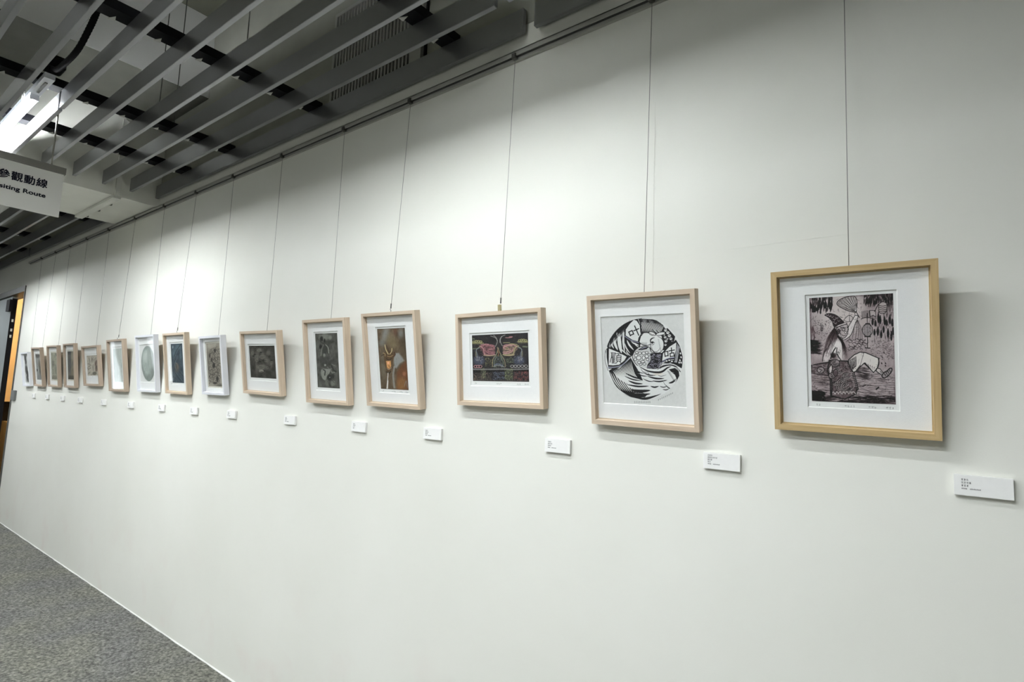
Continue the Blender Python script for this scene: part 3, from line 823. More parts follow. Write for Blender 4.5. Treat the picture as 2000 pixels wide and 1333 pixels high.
    A.scratch(90, 140, 815, 320, 920, 10, 40, 4, (170, 160, 162), .5, jit=40)
    A.ell(232, 872, 38, 32, (150, 140, 142), outline=INK, ow=6); s([(212, 860), (240, 872), (225, 892)], 5, INK)
    A.poly([(320, 770), (420, 775), (510, 778), (545, 860), (580, 905), (600, 985), (622, 1070), (602, 1085), (600, 1120), (545, 1145), (482, 1175), (400, 1155), (335, 1138), (332, 1060), (330, 965), (300, 880)], (104, 92, 95), outline=(18, 14, 18), ow=9)
    A.scratch(240, 340, 790, 600, 1130, 30, 46, 4, (180, 170, 172), .45, jit=90)
    A.scratch(160, 340, 790, 600, 1130, 70, 40, 5, INK, .5, jit=90)
    for cx, cy, r in ((470, 970, 28), (460, 1000, 60), (440, 1050, 50), (500, 1040, 64), (420, 880, 40), (540, 1080, 26), (500, 930, 40), (380, 1010, 26)):
        for k in (1, .66, .34):
            P = [(cx + r * k * math.cos(t), cy + r * k * .75 * math.sin(t)) for t in np.linspace(.4, 5.2, 9)]
            s(P, 5.5, (24, 18, 22), .9); s([(p[0] + 5, p[1] + 4) for p in P], 4, (186, 178, 178), .7)
    for k in range(7): s([(345 + 36 * k, 1118 - 2 * k + 8 * (k % 2)), (362 + 36 * k, 1098), (380 + 36 * k, 1120)], 6, (196, 188, 188), .9)
    s([(345, 960), (348, 1060), (345, 1130)], 9, (20, 16, 20)); s([(562, 905), (590, 1000), (604, 1080)], 7, (20, 16, 20))
    for k in range(9): s([(535 + 5 * k, 900 + 18 * k), (572 + 5 * k, 894 + 18 * k)], 4.5, (186, 178, 178), .7)
    A.ell(378, 800, 52, 40, (150, 140, 142), outline=INK, ow=6)
    for k in (1, .6, .3): s([(378 + 42 * k * math.cos(t), 800 + 30 * k * math.sin(t)) for t in np.linspace(0, 5, 9)], 5, INK)
    A.poly([(318, 850), (345, 810), (352, 860), (340, 910), (318, 900)], (196, 188, 188), outline=INK, ow=5)
    A.ell(348, 930, 34, 30, (140, 130, 132), outline=INK, ow=6); s([(335, 915), (352, 925), (345, 945), (365, 940)], 5, INK)
    A.ell(385, 900, 24, 36, (96, 84, 88), outline=INK, ow=5)
    s([(455, 1178), (455, 1215)], 5, INK); s([(520, 1165), (520, 1215)], 5, INK)
    e = np.minimum(np.minimum(A.X - 115, 1010 - A.X) / 25, np.minimum(A.Y - 90, 1215 - A.Y) / 18)
    A.mix(np.clip(1 - e, 0, 1) * .45, (50, 36, 42))
    return A.grade(1.32, -2, 14, 500)
ART.append(art_fan())

# --- print 2: round woodcut of a bird, three little flags and waves
def art_round():
    A = Art(400, 410, [(88, 130), (1170, 75), (1222, 1312), (135, 1252)], (214, 214, 213), 2)
    A.b += ((A.fbm(40) - .5) * 12)[..., None]
    K, Wt = (18, 16, 22), (222, 222, 222)
    s0 = A.stroke
    C = A.emask(654, 675, 508, 530)
    th = np.arctan2(A.Y - 675, A.X - 654)
    def s(P, w, c, a=1.0, taper=False): s0(P, w, c, a, taper=taper, clip=C)
    def poly(P, c, outline=None, ow=8, smooth=False): A.poly(P, c, clip=C, outline=outline, ow=ow, smooth=smooth)
    A.mix(C, Wt)
    rg = A.rng
    # upper left: dark ground with white feather blades
    poly([(140, 420), (400, 200), (620, 120), (640, 330), (600, 520), (470, 660), (180, 540)], K)
    for a, b, w in (((265, 400), (310, 560), 34), ((330, 340), (360, 600), 48), ((390, 300), (400, 590), 26), ((235, 450), (260, 540), 18), ((430, 430), (520, 560), 22), ((480, 440), (590, 500), 20),
                    ((400, 470), (470, 600), 16), ((340, 520), (450, 630), 14), ((300, 330), (330, 420), 14), ((530, 470), (600, 530), 12), ((420, 560), (480, 640), 12)):
        s([a, ((a[0] + b[0]) / 2 - 12, (a[1] + b[1]) / 2), b], w, Wt, taper=2)
    for k in range(34):
        f = k / 33; x = 190 + 260 * f; y = 470 - 250 * f
        s0([(x + rg.uniform(-8, 8), y + 40), (x + 14, y - 30 + rg.uniform(-30, 10))], 7, K, 1, taper=1)
        s([(x + 6, y + 80), (x + 16, y - 10)], 5, Wt, .9, taper=2)
    # top: hair-like radial strokes
    poly([(590, 150), (800, 160), (900, 230), (960, 330), (900, 380), (740, 330), (640, 340), (600, 220)], K)
    for k in range(22):
        f = k / 21; x = 620 + 290 * f
        s([(x, 150 + 90 * f * f), (x - 35 + 10 * f, 240 + 50 * f), (x - 50, 320 + 20 * f)], 7, Wt, 1, taper=2)
    for k in range(16):
        f = k / 15; s0([(600 + 260 * f, 190 + 20 * f), (625 + 250 * f, 140 + 60 * f * f)], 8, K, 1, taper=1)
    # curls on the right of the crown
    poly([(880, 330), (960, 270), (1060, 380), (1050, 430), (960, 560), (900, 560), (890, 450)], K)
    for cx, cy, r in ((935, 300, 22), (965, 330, 24), (985, 370, 24), (1005, 410, 22), (930, 390, 20), (940, 440, 22), (935, 490, 18), (915, 350, 18), (960, 410, 16), (1020, 440, 12)):
        A.ell(cx, cy, r, r * .9, Wt, outline=K, ow=6, clip=C); s([(cx - r * .5, cy), (cx, cy - r * .4), (cx + r * .5, cy + r * .3)], 5, K)
    for k in range(7): s([(760 + 26 * k, 290 + 6 * k), (800 + 22 * k, 330), (840 + 16 * k, 350 + 4 * k)], 6, Wt if k % 2 else K)
    A.ell(870, 345, 60, 20, Wt, ang=-12, outline=K, ow=7, clip=C)
    # bird head: brow, cheeks, eye
    A.ell(680, 415, 98, 84, Wt, outline=K, ow=8, clip=C)
    A.ell(825, 490, 88, 108, Wt, outline=K, ow=6, clip=C)
    poly([(700, 350), (790, 340), (850, 400), (800, 460), (720, 440)], Wt)
    A.ell(762, 345, 46, 22, Wt, ang=20, outline=K, ow=7, clip=C); s([(730, 340), (760, 355), (790, 350)], 5, K)
    s([(740, 470), (738, 430), (760, 405), (795, 395)], 16, K, taper=2); s([(735, 465), (765, 450), (795, 468)], 12, K, taper=2); A.ell(762, 466, 14, 9, K, clip=C); s([(745, 485), (765, 490), (785, 478)], 6, K)
    for k in range(9): s([(610 + 9 * k, 480 + 2 * k), (622 + 9 * k, 455)], 4, K, .9, taper=1); s([(880 - 4 * k, 580 - 20 * k), (862 - 4 * k, 560 - 18 * k)], 5, K, .9, taper=1)
    s([(755, 500), (760, 545), (790, 580), (835, 570), (870, 520)], 6, K, taper=2); s([(740, 490), (738, 530), (750, 570)], 6, K, taper=2)
    for k in range(8): s([(600 + 3 * k, 380 - 6 * k), (622 + 3 * k, 372 - 4 * k)], 4, K, .8)
    # scaled body
    body = [(500, 640), (540, 560), (620, 510), (720, 520), (760, 590), (890, 600), (895, 680), (860, 790), (780, 815), (680, 800), (580, 770), (520, 700)]
    poly(body, (200, 200, 200), outline=K, ow=8, smooth=True)
    poly([(740, 600), (890, 598), (885, 690), (850, 790), (780, 812), (690, 795), (700, 750), (740, 690)], K)
    for _ in range(80):
        x, y = rg.uniform(690, 885), rg.uniform(605, 800)
        s([(x - 14, y + 6), (x, y - 6), (x + 10, y + 8)], 5, (150, 146, 160), .85)
    for cx, cy, rx, ry in ((585, 660, 30, 26), (650, 600, 24, 18), (600, 600, 22, 16), (550, 630, 22, 18), (690, 640, 22, 22), (650, 660, 20, 26), (700, 680, 18, 16), (640, 710, 26, 14), (590, 720, 22, 16), (660, 740, 22, 14), (540, 680, 18, 20), (560, 590, 20, 14), (690, 590, 20, 14), (720, 620, 16, 14), (610, 745, 20, 12)):
        A.ell(cx, cy, rx, ry, Wt, outline=K, ow=6, clip=C)
    poly([(570, 560), (630, 520), (720, 512), (690, 545), (620, 560)], K); s([(600, 552), (650, 530), (700, 520)], 8, (160, 160, 180), taper=2)
    # right side flag and panel
    poly([(880, 600), (960, 520), (1070, 420), (1120, 500), (1160, 640), (1155, 800), (1000, 730), (870, 720)], K)
    poly([(900, 600), (985, 510), (1080, 450), (1075, 560), (1050, 655), (960, 670), (888, 705)], Wt, outline=K, ow=7)
    poly([(1085, 470), (1120, 520), (1085, 720), (1052, 715), (1070, 600)], (190, 190, 196)); s([(1095, 480), (1100, 560), (1070, 710)], 6, K); s([(1085, 470), (1082, 580), (1058, 700)], 5, K)
    s([(890, 715), (960, 670), (1050, 655)], 9, (120, 120, 150)); s([(900, 722), (970, 690), (1045, 680)], 7, Wt)
    for x, y in ((950, 700), (985, 690), (1020, 705), (1130, 600), (1140, 650), (1125, 690), (1140, 720), (1115, 720)): A.ell(x, y, 16, 12, Wt, ang=70 if x > 1100 else 0, outline=K, ow=5, clip=C)
    # left flag
    poly([(150, 560), (190, 520), (440, 640), (470, 660), (380, 760), (300, 800), (190, 800)], K)
    poly([(192, 535), (320, 585), (432, 645), (400, 700), (330, 755), (250, 765), (188, 760)], Wt, outline=K, ow=8)
    s([(190, 785), (280, 782), (370, 755), (440, 690), (465, 660)], 16, (140, 142, 158)); s([(190, 800), (290, 797), (380, 768), (450, 700)], 5, K)
    s([(162, 560), (165, 700), (180, 800)], 7, Wt); s([(150, 600), (160, 740)], 5, Wt)
    # top flag
    poly([(395, 320), (420, 250), (530, 150), (610, 150), (625, 340), (590, 470), (400, 390)], K)
    poly([(412, 290), (465, 215), (520, 160), (560, 175), (600, 235), (608, 320), (615, 350), (585, 400), (575, 450), (500, 430), (410, 370)], Wt, outline=K, ow=7)
    poly([(560, 150), (600, 150), (606, 240), (570, 180)], K); s([(575, 155), (600, 215)], 5, Wt)
    s([(405, 380), (480, 430), (580, 460)], 12, (130, 130, 150)); s([(405, 392), (475, 443), (570, 474)], 4, K)
    # lower half: dark wave with feather strokes
    poly([(470, 660), (560, 760), (700, 800), (860, 810), (900, 745), (1000, 720), (1080, 760), (1160, 840), (1150, 900), (1100, 1010), (960, 1090), (700, 1210), (400, 1150), (200, 860), (380, 760)], Wt)
    poly([(195, 830), (240, 800), (330, 800), (420, 720), (480, 660), (600, 860), (640, 960), (480, 900), (430, 960), (440, 1040), (700, 1140), (640, 1210), (420, 1160), (260, 1000)], K)
    for k in range(15):
        f = k / 14
        s([(250 + 230 * f, 830 - 130 * f), (330 + 200 * f, 930 - 60 * f), (470 + 130 * f, 1010 - 60 * f)], 16 - 6 * f, Wt, 1, taper=2)
    for k in range(9):
        f = k / 8
        s([(215 + 30 * k, 850 + 10 * k), (270 + 30 * k, 970 + 6 * k), (360 + 28 * k, 1090 + 4 * k)], 12, Wt, 1, taper=2)
    for k in range(5): s([(200 + 12 * k, 850 + 30 * k), (260 + 20 * k, 1010 + 20 * k), (400 + 20 * k, 1140 + 8 * k)], 5, Wt, 1, taper=2)
    rows = [((410, 860), (640, 940), 20), ((400, 900), (620, 960), 16), ((450, 960), (640, 1000), 24), ((430, 1010), (720, 1030), 22), ((480, 1080), (740, 1085), 40), ((500, 1130), (740, 1130), 30), ((580, 1195), (860, 1140), 22),
            ((640, 850), (800, 890), 16), ((700, 900), (920, 930), 22), ((760, 960), (960, 950), 18), ((640, 930), (780, 970), 12), ((740, 1030), (850, 1030), 20), ((560, 860), (700, 900), 12), ((560, 820), (660, 860), 10),
            ((860, 1030), (960, 1030), 12), ((900, 1070), (990, 1060), 12), ((980, 990), (1080, 930), 26), ((940, 1000), (1000, 1060), 14)]
    for a, b, w in rows:
        s([a, ((a[0] + b[0]) / 2, (a[1] + b[1]) / 2 + 14), b], w, K, 1, taper=2)
    for a, b, w in rows[3:]:
        for k in range(5):
            x = a[0] + (b[0] - a[0]) * (.2 + .15 * k); y = a[1] + (b[1] - a[1]) * (.2 + .15 * k)
            s([(x - 22, y - w * .2), (x + 26, y - w * .35 + 4)], 3.5, Wt, .9, taper=2)
    s([(590, 770), (700, 830), (830, 850), (900, 835), (960, 790), (1010, 770)], 26, K, taper=2)
    s([(860, 800), (900, 770), (980, 745), (1060, 765), (1150, 860)], 30, K, taper=2)
    s([(880, 760), (960, 740), (1040, 745), (1150, 800)], 14, Wt, taper=2); s([(870, 745), (960, 728), (1060, 740)], 7, K, taper=2)
    poly([(980, 810), (1060, 790), (1110, 830), (1120, 900), (1100, 990), (1050, 1030), (1085, 940), (1060, 880), (1020, 850)], K)
    for k in range(12):
        f = k / 11; s([(1010 + 70 * f, 850 + 150 * f), (1050 + 45 * f, 850 + 140 * f)], 6, Wt, .9, taper=1)
    s([(1010, 780), (1090, 790), (1130, 870)], 6, Wt, taper=2)
    for k in range(16): s([(960 + 6 * k, 830 + 9 * k), (1000 + 5 * k, 838 + 9 * k)], 4, K, .8, taper=1)
    s([(610, 790), (640, 840), (700, 850)], 6, K, taper=2); s([(700, 840), (740, 890), (830, 880)], 7, K, taper=2); s([(830, 880), (880, 900), (950, 880)], 6, K, taper=2)
    s([(910, 960), (950, 1010), (1010, 1060)], 12, Wt, taper=2); s([(905, 965), (940, 1020), (1000, 1070)], 5, K, taper=2)
    A.mix(A.emask(840, 870, 60, 14, soft=14) * .35, (225, 205, 180))
    # outer ring lines on the left and bottom, pencil notes
    s0([(150, 560), (146, 700), (185, 830)], 5, K); s0([(205, 850), (300, 1040), (480, 1165), (600, 1185)], 9, K, taper=2); s0([(580, 1195), (700, 1198), (880, 1130)], 18, K, taper=2)
    for k in range(10):
        x = 530 + 22 * k; s0([(x, 1236 + 2 * (k % 3)), (x + 10, 1240)], 5, (120, 122, 124), .8); s0([(x + 4, 1226), (x + 5, 1252)], 4, (120, 122, 124), .8); s0([(x, 1250), (x + 11, 1252)], 4, (130, 130, 132), .8)
    for k in range(9):
        x, y = 840 + 23 * k, 1212 - 11 * k; s0([(x, y), (x + 12, y - 8)], 4.5, (120, 122, 124), .8); s0([(x + 6, y - 14), (x + 8, y + 10)], 4, (120, 122, 124), .8)
    # the three characters, drawn stroke by stroke
    def chars(cx, cy, sc, ang, strokes, w):
        c, q = math.cos(math.radians(ang)), math.sin(math.radians(ang))
        for P in strokes:
            PP = [(cx + sc * ((x - 50) * c - (y - 50) * q), cy + sc * ((x - 50) * q + (y - 50) * c)) for x, y in P]
            for i in range(len(PP) - 1): s([PP[i], PP[i + 1]], w, K)
    # mouth + ten, tilted
    chars(520, 318, 1.5, -24, [[(8, 36), (8, 72)], [(8, 36), (40, 36), (40, 70)], [(8, 68), (40, 68)], [(52, 44), (98, 44)], [(76, 8), (76, 96)]], 14)
    # mouth + old
    chars(985, 590, 1.35, -6, [[(4, 38), (6, 84)], [(4, 38), (36, 36), (36, 80)], [(6, 80), (36, 78)], [(48, 34), (102, 30)], [(74, 6), (74, 56)], [(56, 58), (56, 92)], [(56, 58), (94, 56), (94, 90)], [(56, 90), (94, 88)]], 12)
    # look-back character
    chars(288, 668, 1.55, 3, [[(6, 6), (44, 6)], [(12, 8), (12, 40), (2, 86)], [(14, 18), (42, 18), (42, 8)], [(14, 30), (44, 30)], [(22, 32), (16, 48)], [(20, 44), (20, 92)], [(32, 34), (32, 90)], [(20, 48), (46, 48)], [(20, 62), (44, 62)], [(20, 75), (44, 75)], [(20, 90), (48, 90)],
                               [(50, 10), (98, 10)], [(72, 12), (68, 24)], [(56, 26), (56, 72)], [(56, 26), (92, 26), (92, 72)], [(56, 41), (92, 41)], [(56, 56), (92, 56)], [(56, 71), (92, 71)], [(66, 74), (52, 92)], [(82, 74), (98, 92)]], 8.5)
    return A.grade(1.05, 4, 8)
ART.append(art_round())

# --- print 3: black ground, two coloured beaked heads face to face
def art_heads():
    A = Art(300, 200, [(137, 168), (1355, 118), (1378, 1185), (158, 1158)], (44, 42, 44), 3)
    A.wk = 1.2
    s = A.stroke; rg = A.rng
    A.b += ((A.fbm(10) - .5) * 22)[..., None]
    pk, pk2, bg, gn, bl, yl, rd, wh = (150, 106, 112), (172, 130, 132), (150, 136, 112), (108, 116, 96), (106, 114, 138), (150, 146, 106), (110, 60, 64), (150, 148, 146)
    def cloud(x, y, w, c):
        for k in range(4): A.ell(x + w * k, y - (12 if k in (1, 2) else 0), w * .55, 20, (74, 74, 64), outline=c, ow=9)
        s([(x - w, y + 26), (x + w * 4.2, y + 30)], 15, c, .8); s([(x - w * .6, y + 50), (x + w * 3.6, y + 52)], 9, c, .5)
    cloud(180, 310, 50, yl); cloud(1170, 290, 46, yl)
    s([(160, 240), (190, 250)], 22, gn, .7); s([(870, 225), (940, 228), (1010, 215)], 9, pk2); s([(950, 205), (1015, 205)], 18, pk, .8); s([(820, 335), (960, 330)], 12, yl, .8); s([(160, 460), (230, 455)], 26, gn, .6); s([(1250, 420), (1330, 425)], 30, gn, .7)
    # horns / antennae
    for P in ([(545, 185), (640, 220), (690, 290), (670, 370), (640, 420)], [(610, 170), (670, 230), (690, 300)], [(860, 165), (790, 200), (755, 280), (775, 360), (800, 400)], [(745, 330), (750, 250), (790, 190)]):
        s(P, 11, wh, .75)
    def head(f, c1, c2):
        X = lambda x: x if f > 0 else 1450 - x
        A.poly([(X(300), 400), (X(420), 370), (X(560), 380), (X(640), 430), (X(640), 520), (X(620), 570), (X(640), 600), (X(560), 615), (X(400), 610), (X(370), 540), (X(310), 450)], (88, 66, 68) if f > 0 else (92, 80, 74), smooth=True)
        for P, c in (([(X(415), 440), (X(430), 510), (X(520), 560), (X(630), 570)], c1), ([(X(440), 400), (X(540), 400), (X(620), 430), (X(600), 470), (X(480), 475)], c1),
                     ([(X(300), 400), (X(380), 450), (X(400), 540), (X(430), 590), (X(560), 600), (X(640), 590)], c2), ([(X(350), 410), (X(430), 375), (X(560), 378), (X(630), 400)], c1), ([(X(460), 500), (X(540), 530), (X(640), 540)], c1), ([(X(330), 380), (X(420), 360), (X(500), 365)], c2)):
            s(P, 15, c, .8)
        for _ in range(60):
            x, y = rg.uniform(330, 630), rg.uniform(385, 600); s([(X(x), y), (X(x + rg.uniform(-24, 24)), y + rg.uniform(-12, 12))], 7, c1 if rg.rand() < .6 else c2, .55)
        A.ell(X(550), 462, 22, 14, (30, 24, 26), outline=c2, ow=7)
        s([(X(400), 600), (X(480), 612), (X(600), 608)], 20, bg, .8)
        # neck sweeping outwards and down to a blue chest
        for k in range(5): s([(X(330 - 8 * k), 400 + 12 * k), (X(250 - 6 * k), 460 + 6 * k), (X(215 + 10 * k), 560), (X(220 + 12 * k), 640)], 9, (bg, gn, wh, gn, bl)[k], .65)
        A.mix(A.emask(X(290), 720, 130, 100, soft=60) * .55, (84, 88, 108))
        for k in range(26):
            x, y = rg.uniform(190, 400), rg.uniform(630, 790); s([(X(x), y), (X(x + rg.uniform(-20, 20)), y + rg.uniform(-40, 20))], 7, bl if rg.rand() < .7 else wh, .55)
        for k in range(3): s([(X(240 + 34 * k), 640), (X(225 + 34 * k), 690), (X(250 + 34 * k), 720)], 8, wh, .7)
    head(1, pk, pk2); head(-1, pk2, yl)
    # central flame / tower
    for P, c in (([(690, 430), (700, 520), (640, 620), (590, 700), (580, 850)], bg), ([(710, 440), (740, 540), (800, 640), (850, 740), (860, 860)], bg), ([(680, 520), (660, 640), (620, 760), (640, 860)], gn), ([(760, 560), (770, 660), (820, 760), (790, 850)], gn),
                 ([(690, 500), (720, 560), (700, 620)], (150, 110, 80)), ([(600, 850), (700, 820), (840, 860)], wh), ([(620, 820), (700, 790), (800, 830)], bl)):
        s(P, 11, c, .8)
    A.scratch(160, 590, 600, 850, 870, 60, 46, 6, gn, .6, jit=80); A.scratch(80, 620, 640, 830, 860, 60, 46, 5, bl, .5, jit=80)
    A.scratch(70, 430, 660, 590, 860, 40, 46, 6, yl, .5, jit=80); A.scratch(60, 860, 650, 1040, 860, 20, 60, 6, gn, .5, jit=60)
    for y in (700, 740, 770): s([(880, y), (1030, y - 12)], 8, gn, .6)
    # waterline, pavement of small shapes
    s([(160, 905), (560, 908), (860, 905), (1000, 915), (1360, 905)], 26, wh, .55)
    for a, b in ((160, 330), (450, 640), (720, 860), (1030, 1365)): s([(a, 950), (b, 952)], 34, (24, 20, 22), .95)
    for x in (215, 270, 320, 1010, 1080, 1150, 1230, 1310): A.ell(x, 845, 34, 26, (40, 36, 40), outline=pk2 if x < 900 else wh, ow=9)
    A.scratch(120, 165, 985, 560, 1140, 10, 50, 6, (120, 104, 92), .6, jit=70); A.scratch(130, 590, 960, 860, 1140, 60, 40, 6, (110, 116, 136), .65, jit=80)
    A.scratch(120, 850, 900, 1020, 1140, 70, 50, 6, (128, 136, 100), .65, jit=70); A.scratch(150, 1040, 960, 1365, 1150, 80, 44, 6, (140, 84, 84), .65, jit=70)
    A.scratch(60, 330, 880, 440, 1100, 80, 60, 6, (130, 134, 104), .6, jit=50)
    A.scratch(60, 580, 1100, 860, 1150, 10, 40, 6, (30, 28, 32), .7); s([(170, 1140), (1370, 1165)], 6, (120, 112, 108), .7)
    s([(170, 1152), (1372, 1178)], 12, (22, 20, 22))
    return A.grade(1.35, 22, 12, 260, (24, 22, 24), (150, 146, 138))
ART.append(art_heads())

# --- print 4: horned dragon head, colour
def art_dragon():
    A = Art(130, 190, [(248, 288), (608, 272), (655, 1083), (295, 1065)], (92, 78, 62), 4)
    A.wk = 0.72
    s = A.stroke
    A.b += ((A.fbm(7, 1.6) - .5) * 60)[..., None] * np.array([1, .95, .85])
    E = A.emask
    A.mix(E(355, 360, 40, 110, 12, soft=50) * .8, (136, 138, 138)); A.mix(E(560, 350, 34, 60, soft=40) * .7, (126, 128, 130)); A.mix(E(300, 470, 40, 40, soft=40) * .5, (120, 122, 122))
    A.mix(E(485, 320, 22, 44, soft=30) * .5, (110, 72, 60)); A.mix(E(440, 460, 60, 100, -30, soft=60) * .5, (122, 110, 82)); A.mix(E(600, 520, 60, 150, soft=60) * .35, (70, 62, 46))
    A.poly([(470, 600), (530, 600), (570, 650), (600, 700), (540, 740), (500, 800), (470, 790), (460, 680)], (142, 144, 144), .85, soft=22)
    s([(470, 780), (455, 900), (470, 1050)], 34, (138, 136, 132), .8)
    A.poly([(500, 850), (560, 760), (625, 700), (650, 900), (650, 1075), (500, 1075)], (104, 66, 42), .85, soft=26)
    A.mix(E(560, 1000, 60, 80, soft=50) * .7, (136, 100, 60)); A.mix(E(600, 870, 22, 30, soft=20) * .6, (160, 112, 84)); s([(600, 1030), (625, 960), (640, 1050)], 14, (122, 122, 122), .6)
    A.mix(E(330, 760, 40, 200, soft=40) * .4, (106, 104, 92))
    A.poly([(330, 600), (380, 560), (450, 590), (480, 610), (450, 720), (420, 840), (370, 840), (345, 740)], (82, 62, 42), .8, soft=14)
    s([(350, 495), (360, 550), (392, 615)], 14, (196, 180, 140)); s([(440, 540), (436, 580), (412, 615)], 13, (186, 170, 130)); s([(365, 500), (395, 560), (410, 600)], 10, (60, 44, 30))
    s([(325, 600), (350, 610), (350, 640)], 12, (150, 130, 96)); s([(380, 640), (410, 650), (450, 632)], 12, (140, 116, 80)); s([(365, 670), (400, 690), (440, 668)], 9, (40, 30, 22))
    A.poly([(362, 705), (425, 700), (430, 770), (405, 812), (375, 790)], (196, 144, 92), soft=10); A.ell(392, 730, 14, 16, (214, 160, 130), soft=8); s([(400, 760), (406, 785)], 12, (120, 80, 50))
    s([(375, 800), (400, 818), (430, 790)], 10, (150, 130, 110)); s([(365, 845), (400, 860), (425, 840)], 16, (48, 38, 30))
    s([(470, 590), (482, 620), (460, 650)], 18, (70, 44, 34)); s([(330, 620), (300, 640)], 14, (66, 50, 38))
    s([(388, 862), (384, 930), (370, 1070)], 12, (214, 210, 204)); s([(384, 960), (378, 1066)], 20, (206, 202, 198))
    A.scratch(60, 290, 300, 640, 1060, 80, 50, 5, (60, 50, 38), .4); A.scratch(60, 290, 300, 640, 1060, 80, 50, 4, (150, 140, 120), .3)
    s([(250, 290), (608, 274)], 8, (50, 44, 38), .7); s([(296, 1064), (655, 1081)], 8, (50, 44, 38), .7); s([(608, 276), (655, 1080)], 7, (60, 54, 48), .7)
    return A.grade(1.15, 10, 16, 300, (40, 34, 28), (160, 146, 124))
ART.append(art_dragon())

# --- print 5: tall grey mottled print (crop 610,640 x10.26)
def art_mottle():
    A = Art(130, 190, [(60, 122), (500, 105), (558, 1222), (115, 1205)], (84, 84, 80), 5)
    A.wk = 0.85
    s = A.stroke; E = A.emask
    A.b += ((A.fbm(7, 1.8) - .5) * 60)[..., None]
    L, D = (140, 141, 135), (52, 52, 50)
    A.mix(E(250, 190, 110, 70, soft=50) * .6, L); A.ell(190, 225, 30, 48, D, soft=18); A.ell(250, 265, 18, 40, D, soft=14); s([(160, 260), (180, 300), (235, 318)], 14, D, .8)
    A.ell(172, 388, 28, 40, (46, 46, 44), soft=20); A.mix(E(360, 200, 30, 40, soft=30) * .5, L)
    s([(270, 345), (320, 400), (335, 510)], 24, L, .8); s([(230, 360), (190, 450), (180, 560)], 36, (122, 122, 116), .7)
    A.ell(255, 450, 46, 90, (70, 70, 68), soft=26); A.ell(245, 560, 24, 40, L, .8, soft=16); A.ell(375, 630, 44, 20, L, .7, ang=-40, soft=14); A.mix(E(290, 660, 180, 80, soft=60) * .6, (66, 65, 64))
    A.ell(262, 755, 20, 22, L, soft=12); s([(300, 790), (350, 830), (400, 820)], 14, (124, 124, 120), .8); s([(390, 760), (430, 850), (480, 880)], 34, (64, 64, 62)); s([(400, 740), (470, 770)], 14, L, .6)
    A.poly([(180, 850), (240, 830), (370, 840), (360, 900), (300, 980), (270, 1060), (210, 1030), (180, 940)], L, .85, soft=18, smooth=True)
    s([(225, 850), (262, 870), (255, 960)], 22, D); s([(375, 850), (400, 900), (440, 900)], 34, (128, 128, 122), .7); s([(380, 850), (350, 930)], 7, D)
    A.ell(350, 1005, 50, 62, (58, 58, 56), soft=18); A.ell(410, 980, 34, 40, (62, 62, 60), soft=16); A.ell(356, 1000, 9, 9, (150, 150, 150))
    A.mix(E(420, 1120, 50, 60, soft=26) * .7, (126, 127, 120)); A.mix(E(300, 1110, 40, 60, soft=26) * .6, (124, 124, 118)); s([(310, 1080), (350, 1150), (400, 1210)], 8, D, .8); s([(390, 1050), (450, 1110)], 8, D, .8)
    A.scratch(80, 80, 130, 160, 1200, 88, 120, 7, (110, 110, 104), .5, jit=6); A.scratch(90, 440, 120, 540, 1210, 88, 140, 7, (104, 105, 98), .6, jit=6); A.scratch(60, 430, 120, 550, 1210, 88, 140, 6, D, .5, jit=6)
    A.scratch(160, 70, 120, 550, 1210, 60, 30, 5, D, .35, jit=90); A.scratch(160, 70, 120, 550, 1210, 60, 30, 5, (134, 134, 128), .3, jit=90)
    return A.grade(1.35, 8, 14, 160)
ART.append(art_mottle())

# --- print 6: smoky landscape print (crop 460,630 x6.35)
def art_smoke():
    A = Art(150, 100, [(170, 292), (485, 287), (510, 697), (193, 685)], (66, 64, 60), 6)
    s = A.stroke; E = A.emask
    A.b += ((A.fbm(9, .8) - .5) * 46)[..., None]
    for x, y, rx, ry, a in ((210, 380, 18, 50, 0), (300, 340, 36, 24, 0), (270, 420, 30, 60, 10), (340, 420, 34, 40, 0), (395, 470, 24, 60, -25), (330, 550, 60, 34, 0), (320, 600, 34, 18, 0), (265, 560, 16, 60, 0), (450, 520, 18, 40, 0), (410, 380, 30, 30, 0)):
        A.mix(E(x, y, rx, ry, a, soft=22) * .5, (122, 119, 112))
    for cx, cy, r in ((300, 350, 22), (215, 380, 16), (330, 430, 26), (380, 470, 20), (320, 560, 34), (450, 500, 16), (320, 600, 22), (400, 560, 16), (270, 470, 18)):
        s([(cx + r * math.cos(t), cy + r * .8 * math.sin(t)) for t in np.linspace(.3, 5.6, 9)], 5, (134, 130, 122), .6)
    for x, y in ((318, 372), (305, 485), (350, 470), (245, 400), (225, 420), (450, 470), (360, 600)): A.ell(x, y, 12, 7, (36, 35, 33), soft=6)
    s([(300, 605), (330, 596), (350, 604)], 9, (160, 156, 146), .8); A.scratch(110, 180, 300, 500, 690, 60, 26, 4, (110, 108, 100), .4, jit=90); A.scratch(60, 180, 300, 500, 690, 60, 26, 4, (30, 30, 28), .4, jit=90)
    return A.grade(1.3, 12, 12, 120)
ART.append(art_smoke())

